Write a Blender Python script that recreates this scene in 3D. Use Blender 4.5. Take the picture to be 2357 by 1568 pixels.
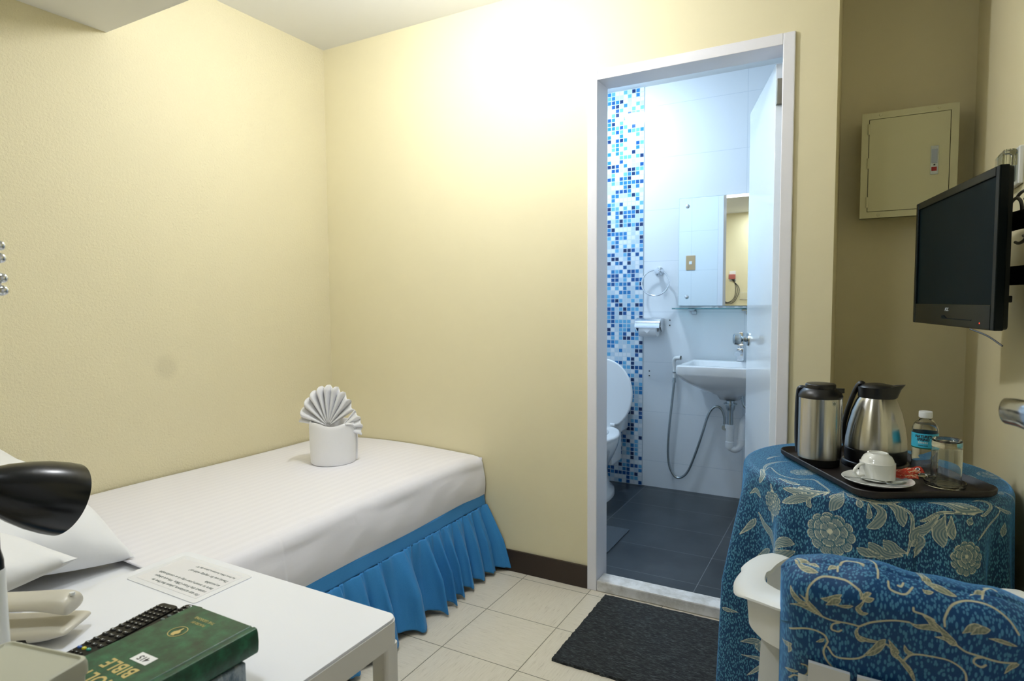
import bpy, bmesh, math, random
import numpy as np
from mathutils import Vector, Matrix, Euler
PI = math.pi
rnd = random.Random(7)
scn = bpy.context.scene
for o in list(bpy.data.objects): bpy.data.objects.remove(o)
COL = scn.collection

# ---------------------------------------------------------------- camera
def setup_camera():
    yaw, pit, rol = .5056, .0624, -.007
    fw = Vector((-math.sin(yaw)*math.cos(pit), math.cos(yaw)*math.cos(pit), -math.sin(pit)))
    rt = Vector((math.cos(yaw), math.sin(yaw), 0)); up = rt.cross(fw)
    r2 = rt*math.cos(rol)+up*math.sin(rol); u2 = -rt*math.sin(rol)+up*math.cos(rol)
    M = Matrix(((r2.x, u2.x, -fw.x, 2.4232), (r2.y, u2.y, -fw.y, -2.3896), (r2.z, u2.z, -fw.z, 1.2197), (0, 0, 0, 1)))
    cd = bpy.data.cameras.new('camera'); co = bpy.data.objects.new('camera', cd); COL.objects.link(co)
    co.matrix_world = M
    cd.sensor_width = 36; cd.lens = 1417.06/2357*36; cd.clip_start = .02; cd.clip_end = 50
    cd.dof.use_dof = True; cd.dof.focus_distance = 1.7; cd.dof.aperture_fstop = 7.1
    scn.camera = co
setup_camera()
# ---------------------------------------------------------------- world, exposure
w = bpy.data.worlds.new('world'); scn.world = w; w.use_nodes = True
w.node_tree.nodes['Background'].inputs[0].default_value = (.6, .7, .8, 1)
w.node_tree.nodes['Background'].inputs[1].default_value = .05
scn.view_settings.view_transform = 'Standard'; scn.view_settings.look = 'None'
scn.view_settings.gamma = 1; scn.view_settings.use_curve_mapping = False
scn.view_settings.exposure = 0.48
LAMP_W = 24; BATH_W = 13; FILL_W = 4.4; LAMP_POS = (1.15, -.78, 2.325); BATH_POS = (1.05, .93, 2.5)

def area_light(name, loc, size, power, color, rot=(0, 0, 0), spread=PI):
    l = bpy.data.lights.new(name, 'AREA'); l.shape = 'DISK'; l.size = size; l.energy = power; l.color = color; l.spread = spread
    o = bpy.data.objects.new(name, l); COL.objects.link(o); o.location = loc; o.rotation_euler = rot
    return o
# added cool fill without a fixture, brightens the bed head and bedside table
area_light('bedside_fill_light', (1.55, -1.95, 2.206), .24, FILL_W, (.86, .93, 1))

# ---------------------------------------------------------------- materials
def srgb(r, g, b):
    f = lambda c: (c/255/12.92 if c/255 <= .04045 else ((c/255+.055)/1.055)**2.4)
    return (f(r), f(g), f(b), 1)
class NT:
    def __init__(s, name):
        s.m = bpy.data.materials.new(name); s.m.use_nodes = True; s.t = s.m.node_tree; s.n = s.t.nodes; s.l = s.t.links
        s.p = s.n['Principled BSDF']; s.out = s.n['Material Output']
    def new(s, typ, **kw):
        nd = s.n.new(typ)
        for k, v in kw.items(): setattr(nd, k, v)
        return nd
    def link(s, a, b): s.l.new(a, b)
    def coord(s, kind='Object'):
        return s.new('ShaderNodeTexCoord').outputs[kind]
    def mapping(s, src, scale=(1, 1, 1), rot=(0, 0, 0), loc=(0, 0, 0)):
        m = s.new('ShaderNodeMapping'); s.link(src, m.inputs[0]); m.inputs[1].default_value = loc; m.inputs[2].default_value = rot; m.inputs[3].default_value = scale
        return m.outputs[0]
    def noise(s, src, scale, detail=2, rough=.5):
        n = s.new('ShaderNodeTexNoise'); s.link(src, n.inputs['Vector']); n.inputs['Scale'].default_value = scale; n.inputs['Detail'].default_value = detail; n.inputs['Roughness'].default_value = rough
        return n.outputs['Fac']
    def math(s, op, a, b=None, c=None, clamp=False):
        m = s.new('ShaderNodeMath', operation=op); m.use_clamp = clamp
        for i, x in enumerate((a, b, c)):
            if x is None: continue
            if isinstance(x, (int, float)): m.inputs[i].default_value = x
            else: s.link(x, m.inputs[i])
        return m.outputs[0]
    def ramp(s, fac, stops, interp='LINEAR'):
        r = s.new('ShaderNodeValToRGB'); s.link(fac, r.inputs[0]); cr = r.color_ramp; cr.interpolation = interp
        while len(cr.elements) < len(stops): cr.elements.new(.5)
        for e, (p, c) in zip(cr.elements, stops):
            e.position = p; e.color = c if len(c) == 4 else (*c, 1)
        return r.outputs[0]
    def mix(s, fac, a, b, mode='MIX'):
        m = s.new('ShaderNodeMix', data_type='RGBA', blend_type=mode)
        for sock, x in ((m.inputs[0], fac), (m.inputs[6], a), (m.inputs[7], b)):
            if isinstance(x, (int, float)): sock.default_value = x
            elif isinstance(x, (tuple, list)): sock.default_value = x
            else: s.link(x, sock)
        return m.outputs[2]
    def bump(s, h, strength=.3, dist=.001):
        b = s.new('ShaderNodeBump'); b.inputs['Strength'].default_value = strength; b.inputs['Distance'].default_value = dist
        s.link(h, b.inputs['Height']); s.link(b.outputs[0], s.p.inputs['Normal']); return b
    def set(s, **kw):
        for k, v in kw.items():
            k = {'color': 'Base Color', 'rough': 'Roughness', 'metal': 'Metallic', 'spec': 'Specular IOR Level', 'trans': 'Transmission Weight', 'ior': 'IOR', 'coat': 'Coat Weight', 'sheen': 'Sheen Weight', 'aniso': 'Anisotropic'}.get(k, k)
            if hasattr(v, 'is_linked') or isinstance(v, bpy.types.NodeSocket): s.link(v, s.p.inputs[k])
            else: s.p.inputs[k].default_value = v
        return s.m
def plain(name, col, rough=.5, metal=0, bump=None, vary=0, **kw):
    t = NT(name)
    c = t.coord()
    if vary:
        t.set(color=t.mix(t.noise(c, 9, 4), tuple(x*(1-vary) for x in col[:3])+(1,), tuple(min(1, x*(1+vary)) for x in col[:3])+(1,)))
    else: t.set(color=col)
    t.set(rough=rough, metal=metal, **kw)
    if bump: t.bump(t.noise(c, bump[0], 3), bump[1], bump[2])
    return t.m
def emit(name, col, strength):
    t = NT(name); t.set(color=(0, 0, 0, 1)); t.p.inputs['Emission Color'].default_value = col; t.p.inputs['Emission Strength'].default_value = strength
    return t.m

M = {}
WALLC = (.78, .71, .472, 1)
M['wall'] = plain('yellow_wall_paint', WALLC, .55, vary=.02, bump=(160, .12, .001))
def left_wall_mat():
    t = NT('textured_yellow_wall_paint'); c = t.coord()
    base = t.mix(t.noise(c, 3, 4), (.76, .69, .465, 1), (.80, .73, .485, 1))
    # round grey smudge
    v = t.new('ShaderNodeVectorMath', operation='DISTANCE'); t.link(c, v.inputs[0]); v.inputs[1].default_value = (0, SM[0], SM[1])
    sm = t.ramp(v.outputs['Value'], [(0.028, (.22, .22, .22)), (.06, (0, 0, 0))])
    base = t.mix(sm, base, (.42, .38, .26, 1))
    t.set(color=base, rough=.6); t.bump(t.noise(t.mapping(c, (1, 1, 1)), 110, 4, .65), .9, .004)
    return t.m
SM = (-.899, .967)
M['wall_rough'] = left_wall_mat()
M['ceiling'] = plain('ceiling_white', (.80, .80, .78, 1), .8, vary=.01)
M['white_paint'] = plain('white_gloss_paint', (.82, .82, .87, 1), .35, vary=.02)
M['door_white'] = plain('door_gloss_laminate', (.78, .84, .88, 1), .12, coat=.4)
M['baseboard'] = plain('dark_brown_vinyl', srgb(46, 32, 22), .35, vary=.2)
M['chrome'] = plain('chrome', (.75, .77, .8, 1), .12, 1)
M['dark_chrome'] = plain('dull_chrome', (.45, .5, .52, 1), .25, 1)
def steel():
    t = NT('brushed_steel'); c = t.coord()
    n = t.noise(t.mapping(c, (1, 1, 1)), 40, 2)
    n2 = t.noise(t.mapping(c, (350, 350, 4)), 1, 2)
    tg = t.new('ShaderNodeTangent', direction_type='RADIAL', axis='Z'); t.link(tg.outputs[0], t.p.inputs['Tangent'])
    t.set(color=(.52, .51, .47, 1), metal=1, rough=.24, aniso=.8); t.p.inputs['Anisotropic Rotation'].default_value = .25
    return t.m
M['steel'] = steel()
M['black_plastic'] = plain('black_plastic', (.006, .006, .007, 1), .35)
M['black_matt'] = plain('black_satin_metal', (.003, .004, .005, 1), .24, spec=.35)
M['white_plastic'] = plain('white_speckled_plastic', (.80, .82, .82, 1), .35, vary=.03)
M['porcelain'] = plain('porcelain', (.83, .85, .87, 1), .08, coat=.5)
M['cup'] = plain('cup_porcelain', (.80, .82, .80, 1), .1, coat=.4)
M['white_pvc'] = plain('white_pvc', (.80, .83, .86, 1), .35)
M['paper'] = plain('tissue_paper', (.85, .86, .88, 1), .9)
def glass(name, col=(1, 1, 1, 1), ior=1.45, rough=0):
    t = NT(name); t.set(color=col, rough=rough, trans=1, ior=ior); return t.m
M['glass'] = glass('clear_glass', (.97, .99, .98, 1))
M['shelf_glass'] = glass('green_edged_glass', (.55, .88, .92, 1))
M['pet'] = glass('bottle_plastic', (.97, .98, .99, 1), 1.2)
M['water'] = glass('water', (.97, .99, 1, 1), 1.33)
def frosted():
    t = NT('milky_plastic'); t.set(color=(.52, .52, .42, 1), rough=.4, trans=.1, ior=1.4); return t.m
M['milky'] = frosted()
M['mirror'] = plain('mirror_silver', (.88, .93, .93, 1), .01, 1)
M['beige_plastic'] = plain('beige_phone_plastic', srgb(205, 200, 186), .35, vary=.02)
M['beige_switch'] = plain('beige_switch_plastic', srgb(190, 160, 120), .4)
M['black_rubber'] = plain('black_rubber', (.01, .01, .01, 1), .5)
M['panel'] = plain('cream_enamel', (.68, .66, .42, 1), .38, vary=.02)
M['gap'] = plain('dark_gap', (.01, .01, .008, 1), .8)
M['red'] = plain('red_lacquer', (.35, .01, .01, 1), .4)
M['table_top'] = plain('white_laminate', (.85, .87, .94, 1), .28, vary=.01)
def worn():
    t = NT('chipped_white_paint'); c = t.coord()
    n = t.noise(c, 60, 6, .7); k = t.ramp(n, [(.68, (0, 0, 0)), (.71, (1, 1, 1))])
    t.set(color=t.mix(k, (.84, .83, .80, 1), (.35, .33, .28, 1)), rough=.4); return t.m
M['worn_white'] = worn()
def striped():
    t = NT('satin_stripe_cotton'); c = t.coord()
    wv = t.new('ShaderNodeTexWave', wave_type='BANDS', bands_direction='X'); t.link(c, wv.inputs[0]); wv.inputs['Scale'].default_value = 8.5; wv.inputs['Distortion'].default_value = 0
    k = t.ramp(wv.outputs['Fac'], [(.45, (0, 0, 0)), (.55, (1, 1, 1))])
    t.set(color=t.mix(k, (.86, .85, .92, 1), (.88, .87, .94, 1)), rough=t.math('MULTIPLY_ADD', k, -.10, .75), sheen=.15)
    t.bump(t.math('ADD', t.noise(c, 7, 3), t.math('MULTIPLY', t.noise(c, 900, 1), .02)), .25, .01); return t.m
M['sheet'] = striped()
M['cotton'] = plain('white_cotton', (.87, .88, .91, 1), .8, bump=(14, .25, .01), sheen=.1)
M['towel'] = plain('white_terry_towel', (.91, .91, .93, 1), .95, bump=(700, .6, .0015), sheen=.3)
def skirt():
    t = NT('blue_skirt_cotton'); c = t.coord()
    t.set(color=t.mix(t.noise(c, 400, 2), (.018, .19, .50, 1), (.035, .27, .62, 1)), rough=.75, sheen=.1); t.bump(t.noise(c, 30, 3), .2, .003); return t.m
M['skirt'] = skirt()
M['bed_base'] = plain('bed_base_fabric', (.5, .45, .35, 1), .8)
def mat_rug():
    t = NT('charcoal_ribbed_pile'); c = t.coord()
    n = t.noise(t.mapping(c, (60, 260, 60)), 1, 3, .7)
    t.set(color=t.ramp(n, [(.38, (.008, .010, .012)), (.55, (.03, .035, .038)), (.72, (.10, .115, .12))]), rough=1); t.bump(n, 1, .004); return t.m
M['rug'] = mat_rug()
def vinyl():
    t = NT('vinyl_floor_tiles'); c = t.coord(); T = .3048
    sx = t.new('ShaderNodeSeparateXYZ'); t.link(c, sx.inputs[0])
    ux = t.math('DIVIDE', t.math('SUBTRACT', sx.outputs[0], 1.175-10*T), T); uy = t.math('DIVIDE', t.math('SUBTRACT', sx.outputs[1], -.6634-20*T), T)
    par = t.math('MODULO', t.math('ADD', t.math('FLOOR', ux), t.math('FLOOR', uy)), 2)
    cb1 = t.mapping(c, (14, 200, 1)); cb2 = t.mapping(c, (200, 14, 1), (0, 0, 0), (3, 5, 0))
    n1 = t.noise(cb1, 1, 4, .75); n2 = t.noise(cb2, 1, 4, .75)
    mx = t.new('ShaderNodeMix', data_type='FLOAT'); t.link(par, mx.inputs[0]); t.link(n1, mx.inputs[2]); t.link(n2, mx.inputs[3])
    col = t.ramp(mx.outputs[0], [(.28, (.42, .37, .28)), (.40, (.70, .65, .54)), (.6, (.76, .71, .60))])
    def line(u):
        f = t.math('FRACT', u); d = t.math('MINIMUM', f, t.math('SUBTRACT', 1, f)); return t.math('LESS_THAN', d, .0055)
    ln = t.math('MAXIMUM', line(ux), line(uy))
    t.set(color=t.mix(ln, col, (.22, .21, .15, 1)), rough=.33); t.bump(t.math('SUBTRACT', 1, ln), .3, .001); return t.m
M['vinyl'] = vinyl()
def gridmat(name, base_nodes, pitch, off, gcol, gw, rough, axes=(0, 2), bumpd=.0008):
    t = NT(name); c = t.coord(); sx = t.new('ShaderNodeSeparateXYZ'); t.link(c, sx.inputs[0])
    us = [t.math('DIVIDE', t.math('SUBTRACT', sx.outputs[a], off[i]-50*pitch[i]), pitch[i]) for i, a in enumerate(axes)]
    ln = None
    for i, u in enumerate(us):
        f = t.math('FRACT', u); d = t.math('MULTIPLY', t.math('MINIMUM', f, t.math('SUBTRACT', 1, f)), pitch[i]); l = t.math('LESS_THAN', d, gw)
        ln = l if ln is None else t.math('MAXIMUM', ln, l)
    t.set(color=t.mix(ln, base_nodes(t, c, us), gcol), rough=rough); t.bump(t.math('SUBTRACT', 1, ln), .4, bumpd); return t.m
M['bath_tile'] = gridmat('white_wall_tiles', lambda t, c, u: t.mix(t.noise(c, 2), (.80, .84, .88, 1), (.82, .86, .90, 1)), (.61, .318), (1.255, .197), (.62, .68, .74, 1), .0011, .12)
M['bath_tile_side'] = gridmat('white_side_wall_tiles', lambda t, c, u: (.80, .84, .88, 1), (.61, .318), (.2, .197), (.62, .68, .74, 1), .0011, .12, axes=(1, 2))
def mosaic_cells(t, c, us):
    cb = t.new('ShaderNodeCombineXYZ')
    for i in range(2): t.link(t.math('FLOOR', us[i]), cb.inputs[i])
    wn = t.new('ShaderNodeTexWhiteNoise', noise_dimensions='2D'); t.link(cb.outputs[0], wn.inputs['Vector'])
    return t.ramp(wn.outputs['Value'], [(0, (.74, .80, .86)), (.26, (.50, .64, .76)), (.44, (.13, .42, .70)), (.61, (.025, .20, .50)), (.78, (.010, .085, .30)), (.90, (.008, .03, .12))], 'CONSTANT')
M['mosaic'] = gridmat('blue_glass_mosaic', mosaic_cells, (.0268, .0268), (1.255, .03), (.58, .68, .76, 1), .0022, .07, bumpd=.002)
M['bath_floor'] = gridmat('slate_floor_tiles', lambda t, c, u: t.ramp(t.noise(c, 6, 5, .6), [(.3, (.022, .028, .034)), (.7, (.045, .055, .064))]), (.6, .30), (1.88, .485), (.16, .18, .19, 1), .0014, .32, axes=(0, 1))

# ---------------------------------------------------------------- mesh helpers
def thing(name, label, cat, loc=(0, 0, 0), rotz=0, group=None):
    o = bpy.data.objects.new(name, None); COL.objects.link(o); o.location = loc; o.rotation_euler = (0, 0, rotz) if isinstance(rotz, (int, float)) else rotz
    o.empty_display_size = .05
    tag(o, label, cat, group); return o
def tag(o, label=None, cat=None, group=None, kind=None):
    if label: o['label'] = label
    if cat: o['category'] = cat
    if group: o['group'] = group
    if kind: o['kind'] = kind
    return o
def obj(name, bm, mat, parent=None, smooth=False, loc=(0, 0, 0), angle=40):
    me = bpy.data.meshes.new(name)
    bmesh.ops.recalc_face_normals(bm, faces=bm.faces[:])
    bm.to_mesh(me); bm.free()
    if isinstance(mat, str): mat = M[mat]
    me.materials.append(mat)
    o = bpy.data.objects.new(name, me); COL.objects.link(o); o.location = loc
    if parent: o.parent = parent
    if smooth:
        me.polygons.foreach_set('use_smooth', [True]*len(me.polygons))
        a = math.radians(angle)
        bm2 = bmesh.new(); bm2.from_mesh(me)
        for e in bm2.edges:
            if len(e.link_faces) == 2 and e.calc_face_angle(0) > a: e.smooth = False
        bm2.to_mesh(me); bm2.free()
        md = o.modifiers.new('weighted', 'WEIGHTED_NORMAL'); md.keep_sharp = True
    return o
def BM(): return bmesh.new()
def box(bm, x0, x1, y0, y1, z0, z1, bev=0, seg=2, mtx=None):
    r = bmesh.ops.create_cube(bm, size=1)
    vs = r['verts']
    m = Matrix.Translation(((x0+x1)/2, (y0+y1)/2, (z0+z1)/2)) @ Matrix.Diagonal((abs(x1-x0), abs(y1-y0), abs(z1-z0), 1))
    bmesh.ops.transform(bm, matrix=m, verts=vs)
    if bev:
        es = list({e for v in vs for e in v.link_edges})
        rr = bmesh.ops.bevel(bm, geom=es, offset=bev, segments=seg, profile=.5, affect='EDGES')
        vs = list({v for f in rr['faces'] for v in f.verts} | {v for v in vs if v.is_valid})
    if mtx is not None: bmesh.ops.transform(bm, matrix=mtx, verts=[v for v in vs if v.is_valid])
    return bm
def lathe(bm, prof, seg=48, c=(0, 0), cap0=False, cap1=False, mtx=None, sx=1, sy=1):
    rings = []
    for r, z in prof:
        if r < 1e-6: rings.append([bm.verts.new((c[0], c[1], z))])
        else: rings.append([bm.verts.new((c[0]+sx*r*math.cos(2*PI*i/seg), c[1]+sy*r*math.sin(2*PI*i/seg), z)) for i in range(seg)])
    for a, b in zip(rings, rings[1:]):
        for i in range(seg):
            j = (i+1) % seg
            if len(a) == 1 and len(b) == 1: continue
            if len(a) == 1: bm.faces.new((a[0], b[i], b[j]))
            elif len(b) == 1: bm.faces.new((a[i], a[j], b[0]))
            else: bm.faces.new((a[i], a[j], b[j], b[i]))
    if cap0 and len(rings[0]) > 1: bm.faces.new(rings[0][::-1])
    if cap1 and len(rings[-1]) > 1: bm.faces.new(rings[-1])
    vs_ = [v for r in rings for v in r]
    if mtx is not None: bmesh.ops.transform(bm, matrix=mtx, verts=vs_)
    bmesh.ops.remove_doubles(bm, verts=vs_, dist=1e-6)
    return bm
def catmull(pts, n=8):
    P = [Vector(p) for p in pts]; P = [P[0]*2-P[1]]+P+[P[-1]*2-P[-2]]; out = []
    for i in range(1, len(P)-2):
        a, b, c, d = P[i-1:i+3]
        for k in range(n):
            t = k/n; out.append(.5*((2*b)+(c-a)*t+(2*a-5*b+4*c-d)*t*t+(3*b-a-3*c+d)*t**3))
    out.append(P[-2]); return out
def tube(bm, pts, r, seg=10, sub=8, caps=True, flat=1.0):
    P = catmull(pts, sub) if sub > 1 else [Vector(p) for p in pts]
    n = len(P); R = r if callable(r) else (lambda t: r)
    up = Vector((0, 0, 1)); prev = None; rings = []
    for i, p in enumerate(P):
        t = (P[min(i+1, n-1)]-P[max(i-1, 0)]).normalized()
        if prev is None:
            a = up if abs(t.z) < .9 else Vector((1, 0, 0)); u = t.cross(a).normalized()
        else: u = (prev-t*prev.dot(t)).normalized()
        prev = u; v = t.cross(u); rr = R(i/(n-1))
        rings.append([bm.verts.new(p+u*rr*math.cos(2*PI*k/seg)+v*rr*flat*math.sin(2*PI*k/seg)) for k in range(seg)])
    for a, b in zip(rings, rings[1:]):
        for k in range(seg): bm.faces.new((a[k], a[(k+1) % seg], b[(k+1) % seg], b[k]))
    if caps: bm.faces.new(rings[0][::-1]); bm.faces.new(rings[-1])
    return bm
def prism(bm, poly, z0, z1, mtx=None):
    a = [bm.verts.new((x, y, z0)) for x, y in poly]; b = [bm.verts.new((x, y, z1)) for x, y in poly]
    bm.faces.new(a[::-1]); bm.faces.new(b)
    for i in range(len(a)): j = (i+1) % len(a); bm.faces.new((a[i], a[j], b[j], b[i]))
    if mtx is not None: bmesh.ops.transform(bm, matrix=mtx, verts=a+b)
    return bm
def rrect(hx, hy, r, n=8):
    out = []
    for sx, sy, a0 in ((1, 1, 0), (-1, 1, 90), (-1, -1, 180), (1, -1, 270)):
        for k in range(n+1):
            a = math.radians(a0+90*k/n); out.append((sx*(hx-r)+r*math.cos(a), sy*(hy-r)+r*math.sin(a)))
    return out
def loft(bm, loops, cap0=True, cap1=True, mtx=None):
    R = [[bm.verts.new(p) for p in lp] for lp in loops]
    for a, b in zip(R, R[1:]):
        for i in range(len(a)): j = (i+1) % len(a); bm.faces.new((a[i], a[j], b[j], b[i]))
    if cap0: bm.faces.new(R[0][::-1])
    if cap1: bm.faces.new(R[-1])
    if mtx is not None: bmesh.ops.transform(bm, matrix=mtx, verts=[v for r in R for v in r])
    return bm
def grid_mesh(name, P, mat, parent=None, closed_u=False, thick=0, smooth=True, attr=None):
    """P: array (nu, nv, 3)."""
    nu, nv = P.shape[:2]; idx = np.arange(nu*nv).reshape(nu, nv)
    a = idx if closed_u else idx[:-1]; nx = np.roll(idx, -1, 0) if closed_u else idx[1:]
    F = np.stack([a[:, :-1], nx[:, :-1], nx[:, 1:], a[:, 1:]], -1).reshape(-1, 4)
    me = bpy.data.meshes.new(name); me.vertices.add(nu*nv); me.vertices.foreach_set('co', P.reshape(-1).astype(np.float32))
    me.loops.add(len(F)*4); me.loops.foreach_set('vertex_index', F.reshape(-1).astype(np.int32))
    me.polygons.add(len(F)); me.polygons.foreach_set('loop_start', np.arange(0, len(F)*4, 4, dtype=np.int32)); me.polygons.foreach_set('loop_total', np.full(len(F), 4, dtype=np.int32))
    me.update(calc_edges=True)
    if smooth: me.polygons.foreach_set('use_smooth', np.ones(len(F), dtype=bool))
    if attr is not None:
        for k, arr in attr.items():
            at = me.attributes.new(k, 'FLOAT', 'POINT'); at.data.foreach_set('value', arr.reshape(-1).astype(np.float32))
    me.materials.append(M[mat] if isinstance(mat, str) else mat)
    o = bpy.data.objects.new(name, me); COL.objects.link(o)
    if parent: o.parent = parent
    if thick:
        md = o.modifiers.new('thickness', 'SOLIDIFY'); md.thickness = thick; md.offset = 0
    return o
def text(name, s, size, mat, parent, mtx, align='CENTER', ext=.0002, shear=0, sx=1, bold=0, bend=None, spacing=1):
    cu = bpy.data.curves.new(name, 'FONT'); cu.body = s; cu.size = size; cu.align_x = align; cu.align_y = 'CENTER'; cu.extrude = ext; cu.shear = shear; cu.offset = bold; cu.resolution_u = 3; cu.space_character = spacing
    tmp = bpy.data.objects.new(name, cu); COL.objects.link(tmp)
    dg = bpy.context.evaluated_depsgraph_get(); me = bpy.data.meshes.new_from_object(tmp.evaluated_get(dg))
    bpy.data.objects.remove(tmp); bpy.data.curves.remove(cu)
    for v in me.vertices: v.co.x *= sx
    if bend:
        for v in me.vertices: v.co = bend(v.co)
    me.transform(mtx); me.materials.clear(); me.materials.append(M[mat] if isinstance(mat, str) else mat)
    o = bpy.data.objects.new(name, me); COL.objects.link(o); o.parent = parent; return o
def soften(o, lv=2):
    m = o.modifiers.new('round', 'SUBSURF'); m.levels = lv; m.render_levels = lv
def structure(name, bm, mat, **kw): return tag(obj(name, bm, mat, **kw), kind='structure')

# ================================================================ SETTING
ZC = 2.522; XR = 2.81; RY_ = .54
bm = BM(); box(bm, -.1, XR+.1, -3.6, .0, -.08, 0); box(bm, 2.36, XR+.1, 0, RY_+.1, -.08, 0); structure('floor', bm, 'vinyl')
bm = BM(); box(bm, -.1, 0, -2.3, 1.6, -.08, 2.7); structure('wall_left', bm, 'wall_rough')
bm = BM(); box(bm, 0, 1.463, 0, .1, 0, 2.7); box(bm, 2.2287, 2.36, 0, .1, 0, 2.7); box(bm, 1.463, 2.2287, 0, .1, 2.144, 2.7); structure('wall_back', bm, 'wall')
bm = BM(); box(bm, 2.30, 2.36, .1, RY_, 0, 2.7); structure('wall_return', bm, 'wall')
bm = BM(); box(bm, 2.30, XR+.1, RY_, RY_+.1, 0, 2.7); structure('wall_recess', bm, 'wall')
bm = BM(); box(bm, XR, XR+.1, -3.6, RY_+.1, 0, 2.7); structure('wall_right', bm, 'wall')
bm = BM(); box(bm, -.1, 1.72, -2.3, -2.2, 0, 2.7); structure('wall_headboard', bm, 'wall')
bm = BM(); box(bm, 1.62, 1.72, -3.6, -2.3, 0, 2.7); structure('wall_passage', bm, 'wall')
bm = BM(); box(bm, 1.62, XR+.1, -3.7, -3.6, 0, 2.7); structure('wall_rear', bm, 'wall')
bm = BM(); box(bm, -.1, XR+.1, -3.6, .1, ZC, ZC+.1); box(bm, 2.36, XR+.1, .1, RY_+.1, ZC, ZC+.1); structure('ceiling', bm, 'ceiling')
bm = BM(); box(bm, 0, XR, -3.6, -1.071, 2.218, ZC); structure('ceiling_soffit', bm, 'ceiling')
bm = BM(); box(bm, 0.96, 1.463, -.012, 0, 0, .097, .002); structure('baseboard_back', bm, 'baseboard')
bm = BM(); box(bm, 2.2287, 2.36, -.012, 0, 0, .097, .002); structure('baseboard_back_right', bm, 'baseboard')
# bathroom shell
BY = 1.45; BZ = .03; BC = 2.55
bm = BM(); box(bm, .5, 2.3, .1, BY+.1, -.08, BZ); structure('floor_bathroom', bm, 'bath_floor')
bm = BM(); box(bm, .5, 2.3, BY, BY+.1, BZ, BC); structure('wall_bathroom_back', bm, 'bath_tile')
bm = BM(); box(bm, .62, 1.255, BY-.006, BY, BZ, BC); structure('wall_mosaic', bm, 'mosaic')
bm = BM(); box(bm, .4, .5, .1, BY+.1, BZ, BC); structure('wall_bathroom_left', bm, 'bath_tile_side')
bm = BM(); box(bm, 2.25, 2.30, .1, BY+.1, BZ, BC); structure('wall_bathroom_right', bm, 'bath_tile_side')
bm = BM(); box(bm, .5, 1.463, .1, .112, BZ, BC); box(bm, 2.2287, 2.25, .1, .112, BZ, BC); box(bm, 1.463, 2.2287, .1, .112, 2.144, BC); structure('wall_bathroom_front', bm, 'bath_tile')
bm = BM(); box(bm, .4, 2.36, .1, BY+.1, BC, BC+.1); structure('ceiling_bathroom', bm, 'ceiling')
# bathroom door: frame, sill, leaf
d1 = bpy.data.objects.new('door_1', None); COL.objects.link(d1); d1.location = (1.85, 0, 0); tag(d1, kind='structure')
L = lambda x: x-1.85
bm = BM()
box(bm, L(1.463), L(1.505), -.012, .112, 0, 2.144, .003); box(bm, L(2.189), L(2.2287), -.012, .112, 0, 2.144, .003); box(bm, L(1.505), L(2.189), -.012, .112, 2.105, 2.144, .002)
obj('door_frame', bm, 'white_paint', d1)
def sillmat():
    t = NT('scuffed_white_sill'); c = t.coord(); n = t.noise(c, 14, 6, .7)
    t.set(color=t.ramp(n, [(.35, (.5, .49, .46)), (.6, (.76, .76, .76))]), rough=.5); return t.m
bm = BM(); box(bm, L(1.505), L(2.189), -.012, .075, 0, .047, .006); obj('door_sill', bm, sillmat(), d1)
hx, hy = 2.156, .108; fx, fy = 1.985, .70
ang = math.atan2(fy-hy, fx-hx); dl = math.hypot(fx-hx, fy-hy)
DM = Matrix.Translation((L(hx), hy, 0)) @ Matrix.Rotation(ang, 4, 'Z')
bm = BM(); box(bm, 0, dl, -.036, 0, .055, 2.085, .002, mtx=DM); leaf = obj('door_leaf', bm, 'door_white', d1)
for z in (1.98, .3):
    bm = BM(); box(bm, -.022, .004, -.034, -.001, z-.045, z+.045, .001, mtx=DM)
    lathe(bm, [(0, z-.045), (.006, z-.045), (.006, z+.045), (0, z+.045)], 10, mtx=DM @ Matrix.Translation((-.008, -.038, 0))); obj('hinge', bm, plain('rusty_hinge', (.22, .2, .15, 1), .5, .6, vary=.4), leaf)
# knob on the face towards the basin (local +y face)
KM = DM @ Matrix.Translation((dl-.06, 0, 1.04)) @ Matrix.Rotation(-PI/2, 4, 'X')
bm = BM(); lathe(bm, [(0, .0), (.032, 0), (.030, .006), (.014, .010), (.011, .022), (.013, .028), (.024, .036), (.027, .046), (.026, .062), (.018, .068), (0, .069)], 32, mtx=KM); obj('door_knob', bm, 'dark_chrome', leaf, True)
# entry door standing open in the passage, seen only by its lever
d2 = bpy.data.objects.new('door_2', None); COL.objects.link(d2); d2.location = (2.74, -1.49, 0); tag(d2, kind='structure')
bm = BM(); box(bm, -.02, .02, -.80, .02, .01, 2.04, .003); l2 = obj('door_leaf', bm, 'white_paint', d2)
bm = BM()
lathe(bm, [(0, 0), (.026, 0), (.026, .008), (.012, .012), (.010, .10), (0, .10)], 24, mtx=Matrix.Translation((-.02, -.07, 1.09)) @ Matrix.Rotation(-PI/2, 4, 'Y'))
P = [(-.125, -.075, 1.09), (-.138, -.03, 1.088), (-.140, .04, 1.082), (-.140, .105, 1.074)]
tube(bm, P, lambda t: .0085 if t < .97 else .006, 20, 8, flat=2.0)
obj('door_handle', bm, 'chrome', l2, True)
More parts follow.
